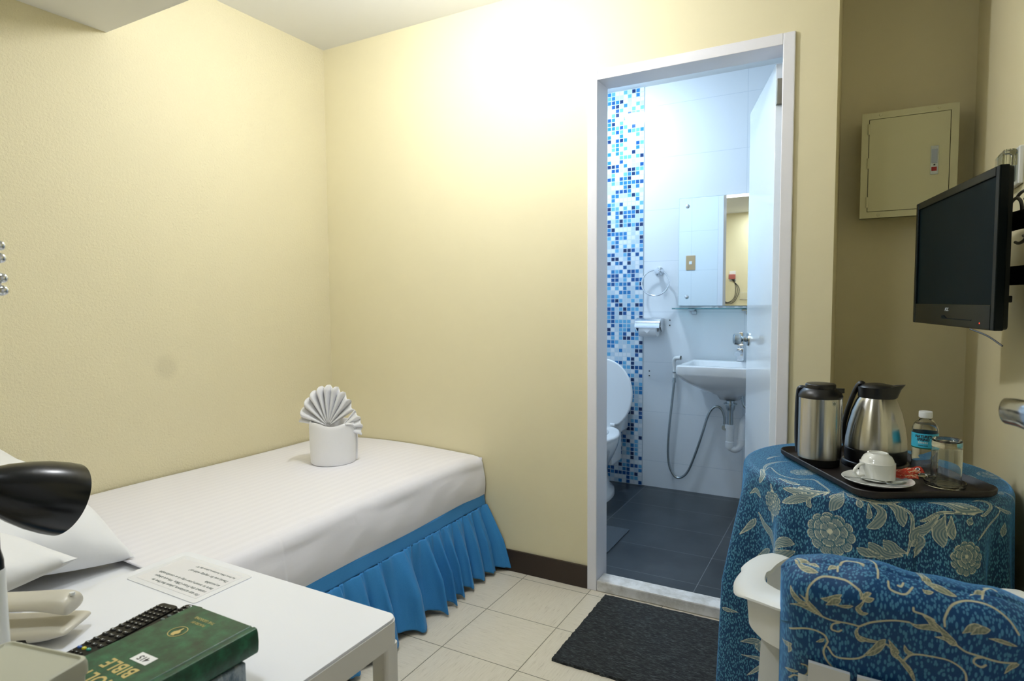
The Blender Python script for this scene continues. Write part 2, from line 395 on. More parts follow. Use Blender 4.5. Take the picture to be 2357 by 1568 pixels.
# opening light: bulbs
def ceiling_lamp():
    x, y, z = LAMP_POS
    t = thing('ceiling_lamp', 'white ceiling lamp with bare round bulb above the foot of the bed', 'lamp', (x, y, ZC))
    bm = BM(); lathe(bm, [(0, 0), (.05, 0), (.05, -.02), (.02, -.03), (.02, z-ZC+.045), (0, z-ZC+.045)], 24); obj('lamp_holder', bm, 'white_plastic', t, True)
    bm = BM(); lathe(bm, [(0, -.05), (.025, -.043), (.043, -.025), (.05, 0), (.043, .025), (.02, .045)], 24)
    o = obj('bulb', bm, emit('lamp_glow', (.94, .965, 1, 1), LAMP_W/(4*PI*.05**2*PI)), t, True); o.location = (0, 0, z-ZC)
    x, y, z = BATH_POS
    t = thing('ceiling_light', 'round white ceiling light inside the bathroom', 'lamp', (x, y, BC))
    bm = BM(); lathe(bm, [(0, 0), (.09, 0), (.09, -.02), (0, -.02)], 32); obj('base', bm, 'white_plastic', t, True)
    bm = BM(); lathe(bm, [(.085, -.02), (.08, -.035), (.05, -.048), (0, -.05)], 32); obj('diffuser', bm, emit('bath_glow', (.68, .85, 1, 1), BATH_W/(PI*.09**2*PI)), t, True)
ceiling_lamp()

# ================================================================ BED
def bed():
    t = thing('bed', 'single bed in the corner with blue ruffled skirt and white mattress', 'bed', (.47, -1.0, 0))
    ox, oy = .47, -1.0
    bm = BM(); box(bm, .01-ox, .93-ox, -2.16-oy, -.02-oy, .04, .34, .01); obj('bed_base', bm, 'bed_base', t)
    bm = BM(); box(bm, .012-ox, .93-ox, -2.17-oy, -.012-oy, .345, .512, .035, 4); obj('mattress', bm, 'cotton', t, True)
    # skirt: band + ruffles along the open side and a short return at the foot
    pts = []; n = 520
    for i in range(n):
        y = -.012-2.03*i/(n-1); pts.append((.952, y, 1, 0))
    ny = 44; P = np.zeros((n, ny, 3))
    r2 = random.Random(3); ph = 0; wave = []; amp = []
    freq = 1/.095
    for i in range(n):
        y = 2.03*i/(n-1); f = 1+.35*math.sin(y*7.1)+.25*math.sin(y*17+1); ph += 2.03/(n-1)*freq*f*2*PI
        wave.append(math.sin(ph)+.35*math.sin(2.1*ph+1)); amp.append(1+.3*math.sin(y*11+2))
    for i in range(n):
        x0, y0 = pts[i][:2]
        for j in range(ny):
            s = j/(ny-1); z = .292-s*(.268+.010*wave[i]*s)
            gather = .004*math.sin(wave[i]*3+i*.55)*max(0, 1-s*4)
            x = x0+.012+.065*s**.8+gather+wave[i]*amp[i]*.031*min(1, s*1.7+.05)
            if i < 14: x += .035*s*(1-i/14)
            P[i, j] = (x-ox, y0-oy+.008*math.sin(3*wave[i])*s, z)
    sk = grid_mesh('bed_skirt', P, 'skirt', t, thick=.002)
    n = 160; P = np.zeros((n, 8, 3))
    for i in range(n):
        y = -.012-2.03*i/(n-1)
        for j in range(8):
            s = j/7; P[i, j] = (.954+.008*s+.0006*math.sin(i*.7)*s-ox, y-oy, .340-.052*s+.0025*math.sin(i*.11))
    grid_mesh('skirt_band', P, 'skirt', sk, thick=.002)
bed()
def bed_sheet():
    # fitted cover: top, rolled edge and the side hanging over the mattress
    t = thing('bed_sheet', 'white satin-striped sheet covering the lower part of the bed mattress', 'sheet', (.47, -.74, .512))
    ox, oy, oz = .47, -.74, .512
    ny, ns = 300, 120; P = np.zeros((ny, ns, 3)); W = .935
    for i in range(ny):
        v = i/(ny-1); y = -.008-1.470*v
        sag = .012*math.exp(-((y+.02)/.10)**2)      # top rounds off at the foot
        hang = .185+.004*math.sin(y*7)+.002*math.sin(y*23+1)+.02*v
        for j in range(ns):
            s = j/(ns-1)*(W-.01+hang+.03)
            bulge = .0
            if s < W-.045: x = .012+s; z = .535-sag+.012*math.sin(PI*min(1, s/W))-.012+.004*math.sin(y*4+s*5)
            elif s < W+.025:
                a = (s-(W-.045))/.07*PI/2; x = .012+W-.045+.045*math.sin(a); z = .523-sag-.045*(1-math.cos(a))+.004*math.sin(y*4+s*5)*(1-a/1.6)
            else:
                d = s-(W+.025); x = .012+W+.012*math.sin(min(1, d/.16)*PI)+.002*math.sin(y*31+d*40)*min(1, d/.05)*max(0, 1-d/.15)+.003*math.sin(y*13-d*25)*max(0, 1-d/.16); z = .478-sag-d
            if y < -1.15 and s > W-.06:
                x += .006*min(1, (-1.15-y)/.006)*min(1, (s-W+.06)/.04)
            P[i, j] = (x-ox, y-oy, z-oz)
    grid_mesh('sheet_top', P, 'sheet', t, thick=.004)
    # turned-in end at the foot against the wall
    P2 = np.zeros((60, 20, 3))
    for i in range(60):
        u = i/59
        for j in range(20):
            s = j/19; x = .03+.90*u; P2[i, j] = (x-ox+.012*(u > .97), -.008+.004*math.sin(s*PI)-oy-.002, .515-.175*s-oz-.01)
    grid_mesh('sheet_end', P2, 'sheet', t, thick=.003)
bed_sheet()
def pillow(name, label, loc, size, rot, group=None, puff=.5):
    t = thing(name, label, 'pillow', loc, rot, group)
    w, l, h = size; n = 61; P = np.zeros((n, n, 3)); Q = np.zeros((n, n, 3))
    for i in range(n):
        for j in range(n):
            u, v = -1+2*i/(n-1), -1+2*j/(n-1)
            k = (max(0, (1-abs(u)**2.6))*max(0, (1-abs(v)**2.6)))**puff
            pin = 1-.07*(1-abs(v)**2)*abs(u)**4; pin2 = 1-.09*(1-abs(u)**2)*abs(v)**4
            x, y = u*w/2*pin, v*l/2*pin2; wr = .006*math.sin(9*u+3*v)*k+.005*math.sin(14*v-5*u+1)*k
            P[i, j] = (x, y, h/2*k+wr+.002); Q[i, j] = (x, y, -h/2*k*.8-.002)
    bmx = BM()
    vt = [[bmx.verts.new(P[i, j]) for j in range(n)] for i in range(n)]
    vb = [[vt[i][j] if i in (0, n-1) or j in (0, n-1) else bmx.verts.new(Q[i, j]) for j in range(n)] for i in range(n)]
    for g in (vt, vb):
        for i in range(n-1):
            for j in range(n-1): bmx.faces.new((g[i][j], g[i+1][j], g[i+1][j+1], g[i][j+1]))
    obj('pillow_case', bmx, 'cotton', t, True, angle=80)
    return t
pillow('pillow', 'large white pillow leaning at the head of the bed behind the black lamp shade', (.405, -1.715, .700), (.74, .50, .24), (math.radians(-17), math.radians(15), math.radians(3)))
pillow('pillow', 'white pillow lying flat nearest the bedside table, its pointed corner towards the room', (.56, -1.93, .645), (.72, .44, .15), (math.radians(3), math.radians(2), math.radians(6)))

def folded_towel():
    t = thing('folded_towel', 'white towel rolled into a cup with a pleated fan on top, standing on the bed', 'towel', (.478, -.472, .5375), math.radians(38))
    # local -y faces the camera (rotz turns it)
    bm = BM(); prof = [(0, .0), (.088, 0), (.094, .006), (.095, .03), (.097, .09), (.098, .16), (.0965, .172), (.092, .178), (.086, .174), (.083, .15), (.083, .03), (0, .03)]
    lathe(bm, prof, 64)
    for v in bm.verts:
        a = math.atan2(v.co.y, v.co.x)
        if v.co.z > .1: v.co.z += .006*math.sin(a*2+1)+.004*math.sin(a*5)
    obj('towel_cup', bm, 'towel', t, True, angle=60)
    bm = BM(); tube(bm, [(.062, -.076, .176), (.088, -.047, .165), (.099, -.01, .12), (.0985, -.005, .06), (.096, -.006, .01)], .006, 8, 8, flat=.4); obj('towel_edge', bm, 'towel', t, True)
    def fan(c, R, a0, a1, pleats, name, amp, tilt, yoff=0, xs=.68):
        nu, nv = pleats*10+1, 14; P = np.zeros((nu, nv, 3))
        for i in range(nu):
            f = i/(nu-1); a = math.radians(a0+(a1-a0)*f); z_ = math.sin(f*pleats*2*PI)
            for j in range(nv):
                r = .012+(R-.012)*j/(nv-1); wv = z_*amp*(r/R)**.9
                rr = r*(1+.035*math.cos(f*pleats*2*PI)*(j/(nv-1))**2)
                P[i, j] = (c[0]+xs*rr*math.cos(a), c[1]+wv+yoff*r, c[2]+rr*math.sin(a)*math.cos(tilt)); P[i, j, 1] += rr*math.sin(a)*math.sin(tilt)
        o = grid_mesh(name, P, 'towel', t, thick=.005); return o
    fan((-.02, .0, .155), .172, 172, 22, 9, 'towel_fan', .026, .08)
    fan((.035, -.03, .150), .095, 50, -18, 3, 'small_fan', .012, .05, xs=.95)
folded_towel()

# ================================================================ BEDSIDE TABLE
def bedside():
    x0, x1, y0, y1, zt = 1.205, 1.772, -2.185, -1.612, .70
    cx, cy = (x0+x1)/2, (y0+y1)/2
    t = thing('bedside_table', 'white laminate bedside table with rounded corners and chipped edges beside the bed', 'table', (cx, cy, 0))
    bm = BM(); prism(bm, rrect((x1-x0)/2, (y1-y0)/2, .018), zt-.004, zt); obj('table_top', bm, 'table_top', t)
    bm = BM(); prism(bm, rrect((x1-x0)/2+.002, (y1-y0)/2+.002, .02), zt-.044, zt-.0045); obj('apron', bm, 'worn_white', t)
    for sx in (-1, 1):
        for sy in (-1, 1):
            bm = BM(); prism(bm, [(sx*((x1-x0)/2-.016)+a, sy*((y1-y0)/2-.016)+b) for a, b in rrect(.0165, .0165, .007, 4)], 0, zt-.044); obj('leg', bm, 'worn_white', t)
bedside()
ZT = .70
def card():
    t = thing('notice_card', 'laminated notice card with printed message lying on the bedside table', 'card', (1.331, -1.690, ZT))
    # corners measured on the table
    bm = BM(); prism(bm, rrect(.104, .060, .006, 3), .0003, .0012)
    def lam():
        q = NT('laminate_film'); q.set(color=(.83, .85, .92, 1), rough=.15, coat=.5); return q.m
    obj('laminate', bm, lam(), t)
    bm = BM(); prism(bm, rrect(.090, .048, .001, 1), .0012, .0015); obj('printed_sheet', bm, plain('card_paper', (.79, .78, .80, 1), .5), t)
    R = Matrix.Rotation(PI, 4, 'Z')
    lines = ['For any assistance, please feel free to', 'contact the Front Office. We are always', 'here to ensure your stay is as comfortable', 'as possible']
    for i, s in enumerate(lines):
        y = -.038+.0135*i
        text('message_line', s, .0095, 'ink', t, Matrix.Translation((.084, y, .0016)) @ R, 'LEFT', .0001, .25, .98)
    text('message_line', 'Thank you for staying with us!', .0095, 'ink', t, Matrix.Translation((.084, .021, .0016)) @ R, 'LEFT', .0001, .25, .98)
    text('message_line', 'For Front Office Assistance, please dial "0"', .0068, 'ink', t, Matrix.Translation((.084, .037, .0016)) @ R, 'LEFT', .0001, .25, .98)
M['ink'] = plain('grey_ink', (.06, .09, .08, 1), .6)
M['gold'] = plain('gold_foil', (.62, .50, .22, 1), .35, .5)
card()
def leather():
    t = NT('mottled_green_leatherette'); c = t.coord()
    n = t.noise(c, 45, 6, .65); t.set(color=t.ramp(n, [(.3, (.004, .030, .014)), (.5, (.008, .075, .035)), (.72, (.02, .16, .075))]), rough=.38)
    t.bump(t.noise(c, 900, 2), .2, .0006); return t.m
M['leather'] = leather()
def bible():
    zt = .772; zb = zt-.034
    x0, x1, y1, y0 = 1.578, 1.716, -1.842, -2.045
    cx, cy = (x0+x1)/2, (y0+y1)/2
    t = thing('book', 'green hardcover Holy Bible with gold lettering and a 415 sticker', 'book', (cx, cy, zb))
    hw, hl = (x1-x0)/2, (y1-y0)/2
    bm = BM(); box(bm, -hw, hw-.012, -hl, hl, .0325, .036, .0012, 2); obj('front_cover', bm, 'leather', t)
    bm = BM(); box(bm, -hw, hw-.012, -hl, hl, 0, .0035, .0012, 2); obj('back_cover', bm, 'leather', t)
    bm = BM()
    arc = [(hw-.014, .036), (hw-.010, .0345), (hw-.006, .0362), (hw-.001, .035), (hw+.001, .030), (hw+.002, .018), (hw+.001, .006), (hw-.001, .001), (hw-.006, -.0002), (hw-.014, 0)]
    inn = [(x-.003 if i in range(3, 7) else x, z-.003 if z > .018 else z+.003) for i, (x, z) in enumerate(arc)]
    poly = arc+inn[::-1]
    prism(bm, poly, -hl, hl, mtx=Matrix.Rotation(PI/2, 4, 'X')); obj('spine', bm, 'leather', t, True, angle=50)
    bm = BM(); box(bm, -hw+.005, hw-.005, -hl+.004, hl-.004, .0035, .0325); obj('page_block', bm, plain('page_paper', (.6, .62, .58, 1), .8), t)
    R = Matrix.Rotation(PI, 4, 'Z'); top = .0362
    def at(px_x, px_y): return Matrix.Translation((px_x-cx, px_y-cy, top)) @ R
    text('cover_lettering', 'HOLY', .026, 'gold', t, at(1.645, -2.012), 'CENTER', .0001, 0, .85, .0006, spacing=1.1)
    text('cover_lettering', 'BIBLE', .026, 'gold', t, at(1.645, -1.985), 'CENTER', .0001, 0, .85, .0006, spacing=1.1)
    text('cover_lettering', 'PLACED BY', .0062, 'gold', t, at(1.634, -1.874), 'CENTER', .0001, 0, .9)
    text('cover_lettering', 'THE GIDEONS', .0072, 'gold', t, at(1.634, -1.864), 'CENTER', .0001, 0, .9)
    bm = BM(); lathe(bm, [(.0118, 0), (.0128, 0), (.0128, .0002), (.0118, .0002), (.0118, 0)], 40, mtx=Matrix.Translation((1.628-cx, -1.900-cy, top)))
    # plain flame-and-vase mark
    prism(bm, [(-.001, .009), (.001, .009), (.0015, .003), (.005, .001), (.006, -.003), (.003, -.006), (.004, -.009), (-.001, -.010), (-.004, -.007), (-.005, -.002), (-.002, .002)], 0, .0002, mtx=Matrix.Translation((1.628-cx, -1.900-cy, top)))
    obj('cover_emblem', bm, 'gold', t)
    bm = BM(); box(bm, -.016, .016, -.0085, .0085, 0, .0002, mtx=Matrix.Translation((1.652-cx, -1.960-cy, top)) @ Matrix.Rotation(.02, 4, 'Z')); st = obj('number_sticker', bm, plain('sticker_paper', (.85, .85, .85, 1), .5), t)
    text('sticker_number', '415', .0125, plain('sticker_ink', (.01, .01, .01, 1), .6), st, Matrix.Translation((1.652-cx, -1.960-cy, top+.0002)) @ R, 'CENTER', .0001, 0, 1, .0003)
    # thick booklet under the Bible
    def cov():
        q = NT('grey_printed_cover'); c = q.coord(); n = q.noise(q.mapping(c, (60, 60, 25)), 1, 4, .7)
        q.set(color=q.ramp(n, [(.35, (.03, .06, .08)), (.5, (.14, .20, .24)), (.62, (.32, .38, .42))]), rough=.6); return q.m
    b = thing('booklet', 'grey-blue paperback lying under the green Bible on the bedside table', 'book', (1.650, -1.955, ZT))
    bm = BM(); box(bm, -.062, .068, -.088, .092, 0, zb-ZT-.001, .002, 2); obj('printed_cover', bm, cov(), b)
bible()
def remote(label, loc, rz, w, l, tapered, colored):
    t = thing('remote_control', label, 'remote control', loc, rz, 'remote controls on the bedside table')
    bm = BM(); lp = rrect(w/2, l/2, .007, 5)
    loft(bm, [[(x*.86, y*.97, 0) for x, y in lp], [(x, y, .008) for x, y in lp], [(x, y, .014) for x, y in lp], [(x*.93, y*.985, .0185) for x, y in lp]]); obj('casing', bm, 'remote_black', t, True, angle=50)
    def btn(x, y, rx, ry, m='button_black', mark=True):
        bm = BM(); lathe(bm, [(1, 0), (1, .6), (.8, 1), (0, 1)], 14, mtx=Matrix.Translation((x, y, .0183)) @ Matrix.Diagonal((rx, ry, .0022, 1))); b = obj('button', bm, m, t, True, angle=50)
        if mark:
            bm = BM(); q = rnd.choice((0, 1, 2)); a, c = rx*.35, ry*.35
            if q == 0: box(bm, x-a, x+a, y-c*.4, y+c*.4, .0205, .0208)
            elif q == 1: prism(bm, [(x-a*.7, y-c), (x+a*.7, y-c), (x, y+c)], .0205, .0208)
            else: box(bm, x-a*.3, x+a*.3, y-c, y+c, .0205, .0208)
            obj('button_mark', bm, 'mark_white', b)
    # local +y = far end; the power end is near the camera
    if colored:
        btn(-w*.33, -l*.44, .0035, .0035, 'btn_red')
        for k, m in enumerate(('btn_blue', 'btn_yellow', 'btn_green')): btn(-w*.33+.0095*k, -l*.31, .0040, .0028, m)
        for k in range(3): btn(-w*.3+.009*k, -l*.375, .0032, .0024)
    rows = [-.24, -.17, -.09, -.02, .06, .12, .18, .24, .30, .36, .42] if colored else [.30, .36, .42]
    for r_ in rows:
        for k in range(4 if r_ > .1 else 3):
            n = 4 if r_ > .1 else 3; btn(-w*.34+w*.68*k/(n-1), l*r_, .0036 if n == 4 else .0052, .0026 if n == 4 else .0036)
    if not colored:
        for k in range(3): btn(-w*.28+w*.28*k, l*.22, .0042, .0026, 'btn_grey', False); btn(-w*.28+w*.28*k, l*.14, .0042, .0026, 'btn_grey', False)
        text('maker_mark', 'AOC', .010, 'mark_white', t, Matrix.Translation((0, l*.455, .0187)) @ Matrix.Rotation(PI, 4, 'Z'), 'CENTER', .0001, 0, 1, .0004)
    return t
M['remote_black'] = plain('remote_black', (.005, .005, .005, 1), .45, spec=.3)
M['button_black'] = plain('button_black', (.006, .006, .007, 1), .4)
M['mark_white'] = plain('button_print', (.75, .8, .85, 1), .5)
M['btn_red'] = plain('red_button', (.50, .05, .01, 1), .4); M['btn_blue'] = plain('blue_button', (.02, .10, .45, 1), .4)
M['btn_yellow'] = plain('yellow_button', (.60, .55, .02, 1), .4); M['btn_green'] = plain('green_button', (.02, .33, .25, 1), .4); M['btn_grey'] = plain('grey_button', (.10, .14, .15, 1), .4)
remote('black remote control with red, blue, yellow and green buttons, leftmost beside the Bible', (1.448, -1.878, ZT), math.radians(8), .040, .176, 0, True)
remote('black remote control with grey buttons and white lettering, half under the Bible', (1.487, -1.848, ZT), math.radians(7), .040, .150, 0, False)

def phone():
    t = thing('telephone', 'beige corded telephone with handset on its cradle on the bedside table', 'telephone', (1.313, -1.940, ZT), math.radians(33))
    def sect(x, hw, z0, z1, r=.006):
        return [(x, -hw, z0), (x, -hw, z1-r), (x, -hw+r, z1), (x, hw-r, z1), (x, hw, z1-r), (x, hw, z0)]
    bm = BM(); X = [-.11, -.06, 0, .04, .066, .074]; Z1 = [.034, .030, .030, .031, .030, .026]; Z0 = [0, 0, 0, .004, .016, .020]
    loft(bm, [sect(x, .036, a, b) for x, a, b in zip(X, Z0, Z1)]); base = obj('phone_base', bm, 'beige_plastic', t, True, angle=180); soften(base)
    bm = BM(); X = [-.11, -.095, -.06, -.02, .02, .05, .064, .068]; C = [.052, .056, .060, .062, .062, .060, .056, .052]; H = [.016, .020, .016, .012, .013, .018, .018, .010]
    loft(bm, [[(x, -.024, c-h*.9), (x, -.025, c), (x, -.019, c+h*.55), (x, -.010, c+h*.7), (x, .010, c+h*.7), (x, .019, c+h*.55), (x, .025, c), (x, .024, c-h*.9)] for x, c, h in zip(X, C, H)]); hs = obj('handset', bm, 'beige_plastic', t, True, angle=180); soften(hs)
    bm = BM(); lathe(bm, [(0, 0), (.004, 0), (.004, .004), (0, .004)], 10, mtx=Matrix.Translation((.064, 0, .068))); obj('hanging_tab', bm, 'white_plastic', hs)
    bm = BM(); box(bm, .002, .016, -.0352, -.0325, .006, .018, .0005); s = obj('line_socket', bm, 'gap', base)
    bm = BM(); tube(bm, [(.010, -.035, .012), (.006, -.046, .009), (-.012, -.058, .003), (-.05, -.07, .003)], .0022, 8); obj('line_cord', bm, 'beige_plastic', base, True)
    # coiled handset cord
    pts = []
    for k in range(140):
        f = k/139; a = k*.9; c = Vector((-.098-.012*f, -.036-.004*math.sin(f*PI), .046-.040*f)); pts.append(c+Vector((.006*math.cos(a), .006*math.sin(a), 0)))
    bm = BM(); tube(bm, pts, .0018, 6, 1); obj('coiled_cord', bm, 'black_rubber', hs, True)
phone()
def desk_lamp():
    t = thing('desk_lamp', 'black bell-shaped lamp shade on a bent neck over the bedside table', 'lamp', (1.3995, -2.015, ZT))
    o = Vector((1.3995, -2.015, ZT))
    bm = BM(); lathe(bm, [(0, 0), (.019, 0), (.019, .004), (.0145, .012), (.0135, .158), (0, .158)], 28); obj('column', bm, 'white_plastic', t, True)
    bm = BM(); lathe(bm, [(0, .158), (.0125, .158), (.0125, .17), (.0095, .185), (.009, .235), (.004, .243), (0, .243)], 28); obj('joint', bm, 'black_matt', t, True)
    N = Vector((1.1925, -1.941, .926))
    # build the shade axis from the measured rim: right, slightly down and away
    yaw = .5056; rt = Vector((math.cos(yaw), math.sin(yaw), 0)); vw = (N-Vector((2.4232, -2.3896, 1.2197))).normalized(); lat = Vector((-vw.y, vw.x, 0)).normalized()*-1; ax = (lat*.86-Vector((0, 0, 1))*.37+vw*.40).normalized()
    bm = BM(); tube(bm, [Vector((0, 0, .235)), Vector((-.09, -.02, .30)), Vector((-.20, .0, .27)), N-o-ax*.085, N-o-ax*.045], .006, 12, 10); obj('neck', bm, 'black_matt', t, True)
    q = ax.to_track_quat('Z', 'Y').to_matrix().to_4x4()
    bm = BM(); lathe(bm, [(0, -.05), (.014, -.05), (.0155, -.045), (.0155, -.02), (.0165, -.018), (.022, -.012), (.0285, .0), (.038, .022), (.0475, .052), (.0545, .082), (.0585, .112), (.0592, .130), (.0578, .130), (.056, .112), (.045, .052), (.03, .010), (0, .002)], 64, mtx=Matrix.Translation(N-o) @ q @ Matrix.Diagonal((1.08, 1.08, 1, 1))); obj('lamp_shade', bm, 'black_matt', t, True, angle=60)
    bm = BM(); lathe(bm, [(0, .01), (.014, .012), (.014, .03), (.024, .05), (.026, .07), (.018, .092), (0, .098)], 24, mtx=Matrix.Translation(N-o) @ q); obj('bulb', bm, 'paper', t, True)
desk_lamp()
def box_holder():
    t = thing('plastic_box', 'milky beige plastic box at the near corner of the bedside table', 'box', (1.674, -2.112, ZT), math.radians(12))
    bm = BM(); lo = rrect(.053, .040, .006, 4); hi = rrect(.058, .045, .008, 4); li = rrect(.0555, .0425, .007, 4); ll = rrect(.0505, .0375, .005, 4)
    loft(bm, [[(x, y, 0) for x, y in lo], [(x, y, .128) for x, y in hi], [(x*1.035, y*1.045, .131) for x, y in hi], [(x*1.035, y*1.045, .141) for x, y in hi], [(x*1.01, y*1.015, .146) for x, y in hi], [(x*.96, y*.95, .147) for x, y in hi], [(x*.93, y*.92, .1445) for x, y in hi]]); obj('container', bm, 'milky', t, True, angle=50)
box_holder()
def hooks():
    t = thing('hook_rail', 'chrome coat hook rail at the left edge of the view', 'hook rail', (1.40, -2.20, 1.28))
    bm = BM(); box(bm, -.12, .12, 0, .012, -.05, .03, .003); obj('rail', bm, 'chrome', t)
    for z, (dx, dy) in ((.009, (.050, .192)), (-.033, (.052, .192))):
        bm = BM(); tube(bm, [(.02, .008, z-.01), (.025, .06, z-.014), (.04, .13, z-.006), (dx, dy, z)], .0045, 12); 
        for k in (-.0075, .0085):
            lathe(bm, [(.0090*math.sin(q), -.007*math.cos(q)) if 0 < q < 3.1 else (0, -.007*math.cos(q)) for q in np.linspace(0, PI, 11)], 20, mtx=Matrix.Translation((dx, dy, z+k)) )
        obj('hook', bm, 'chrome', t, True)
hooks()
def wall_outlet(name, label, loc, rotz, w=.07, h=.115, group=None, mat='white_plastic'):
    t = thing(name, label, 'wall socket', loc, rotz, group)
    bm = BM(); box(bm, -w/2, w/2, -.006, 0, -h/2, h/2, .003); obj('cover_plate', bm, mat, t)
    return t
# seen only in the bathroom mirror: sockets with charger on the headboard wall
t = wall_outlet('wall_socket', 'socket with plugged charger and looping black cable, seen in the bathroom mirror', (1.20, -2.2, 1.50), PI)
bm = BM(); box(bm, -.035, .035, -.05, -.006, -.035, .02, .004); a = obj('charger_plug', bm, plain('rosy_plug', (.45, .12, .10, 1), .5), t)
bm = BM()
for k in range(3): tube(bm, [(-.02+.015*k, -.03, -.03), (-.04-.02*k, -.03, -.15), (-.02, -.03, -.26-.02*k), (.06+.02*k, -.03, -.30), (.11+.015*k, -.03, -.2), (.12, -.03, -.12)], .004, 6)
obj('cable', bm, 'black_rubber', a, True)
wall_outlet('wall_socket', 'plain white double socket beside the charger, seen in the bathroom mirror', (1.42, -2.2, 1.42), PI, .11, .07)
wall_outlet('wall_socket', 'small grey wall plate left of the charger, seen in the bathroom mirror', (1.09, -2.2, 1.50), PI, .07, .07)

# ================================================================ RUG
bm = BM(); 
def wobble_rect(x0, x1, y0, y1, n=60):
    p = []
    for k in range(n): p.append((x0+(x1-x0)*k/n, y0))
    for k in range(n): p.append((x1, y0+(y1-y0)*k/n))
    for k in range(n): p.append((x1-(x1-x0)*k/n, y1))
    for k in range(n): p.append((x0, y1-(y1-y0)*k/n))
    return [(x+rnd.uniform(-.002, .002), y+rnd.uniform(-.002, .002)) for x, y in p]
P = wobble_rect(-.34, .34, -.26, .26); prism(bm, P, .0005, .010)
tag(obj('door_mat', bm, 'rug', loc=(1.895, -.30, 0)), 'charcoal ribbed door mat on the tiled floor in front of the bathroom sill', 'mat')

# ================================================================ BATHROOM
def toilet():
    t = thing('toilet', 'white toilet with raised lid in the bathroom, half hidden by the door frame', 'toilet', (1.05, 1.0, BZ))
    def ell(cx, cy, rx, ry, z, n=48, sq=1.0):
        return [(cx+rx*math.cos(2*PI*i/n), cy+ry*math.sin(2*PI*i/n)*(1 if math.sin(2*PI*i/n) < 0 else sq), z) for i in range(n)]
    bm = BM()
    loft(bm, [ell(0, .06, .125, .27, 0), ell(0, .06, .122, .265, .03), ell(0, .08, .095, .20, .055), ell(0, .085, .085, .165, .12), ell(0, .06, .095, .175, .19), ell(0, .0, .15, .24, .27), ell(0, -.02, .182, .265, .335), ell(0, -.02, .19, .272, .375), ell(0, -.02, .185, .268, .385)], cap1=False)
    loft(bm, [ell(0, -.02, .185, .268, .385), ell(0, -.03, .14, .21, .383), ell(0, -.03, .12, .18, .33), ell(0, 0, .06, .09, .26)], cap0=False)
    obj('bowl', bm, 'porcelain', t, True, angle=60)
    bm = BM(); loft(bm, [ell(0, -.02, .192, .272, .388), ell(0, -.02, .195, .275, .400), ell(0, -.02, .188, .268, .412), ell(0, -.03, .135, .20, .412), ell(0, -.03, .13, .195, .390)], False, False); obj('seat_ring', bm, 'porcelain', t, True, angle=60)
    bm = BM(); T = Matrix.Translation((0, .255, .405)) @ Matrix.Rotation(math.radians(85), 4, 'X')
    pts = [(.195*math.sin(a)*(1 if a < PI else 1), .20-.225*math.cos(a)) for a in [2*PI*k/48 for k in range(48)]]
    pts = [(x*(1 if y > .02 else .8), max(y, -.005)) for x, y in pts]
    loft(bm, [[(x*.97, y*.98+.004, -.008) for x, y in pts], [(x, y, -.004) for x, y in pts], [(x, y, .004) for x, y in pts], [(x*.95, y*.96+.008, .010) for x, y in pts]], mtx=T); obj('lid', bm, 'porcelain', t, True, angle=60)
    for s in (-1, 1):
        bm = BM(); lathe(bm, [(0, -.015), (.012, -.015), (.012, .015), (0, .015)], 16, mtx=Matrix.Translation((s*.075, .25, .418)) @ Matrix.Rotation(PI/2, 4, 'Y')); obj('lid_hinge', bm, 'porcelain', t, True)
    bm = BM(); box(bm, -.118, .118, .285, .435, .36, .66, .02, 3); box(bm, -.11, .11, .15, .33, .18, .385, .02, 2); tk = obj('cistern', bm, 'porcelain', t, True)
    bm = BM(); box(bm, -.125, .125, .280, .438, .661, .69, .008, 2); obj('cistern_lid', bm, 'porcelain', tk, True)
toilet()
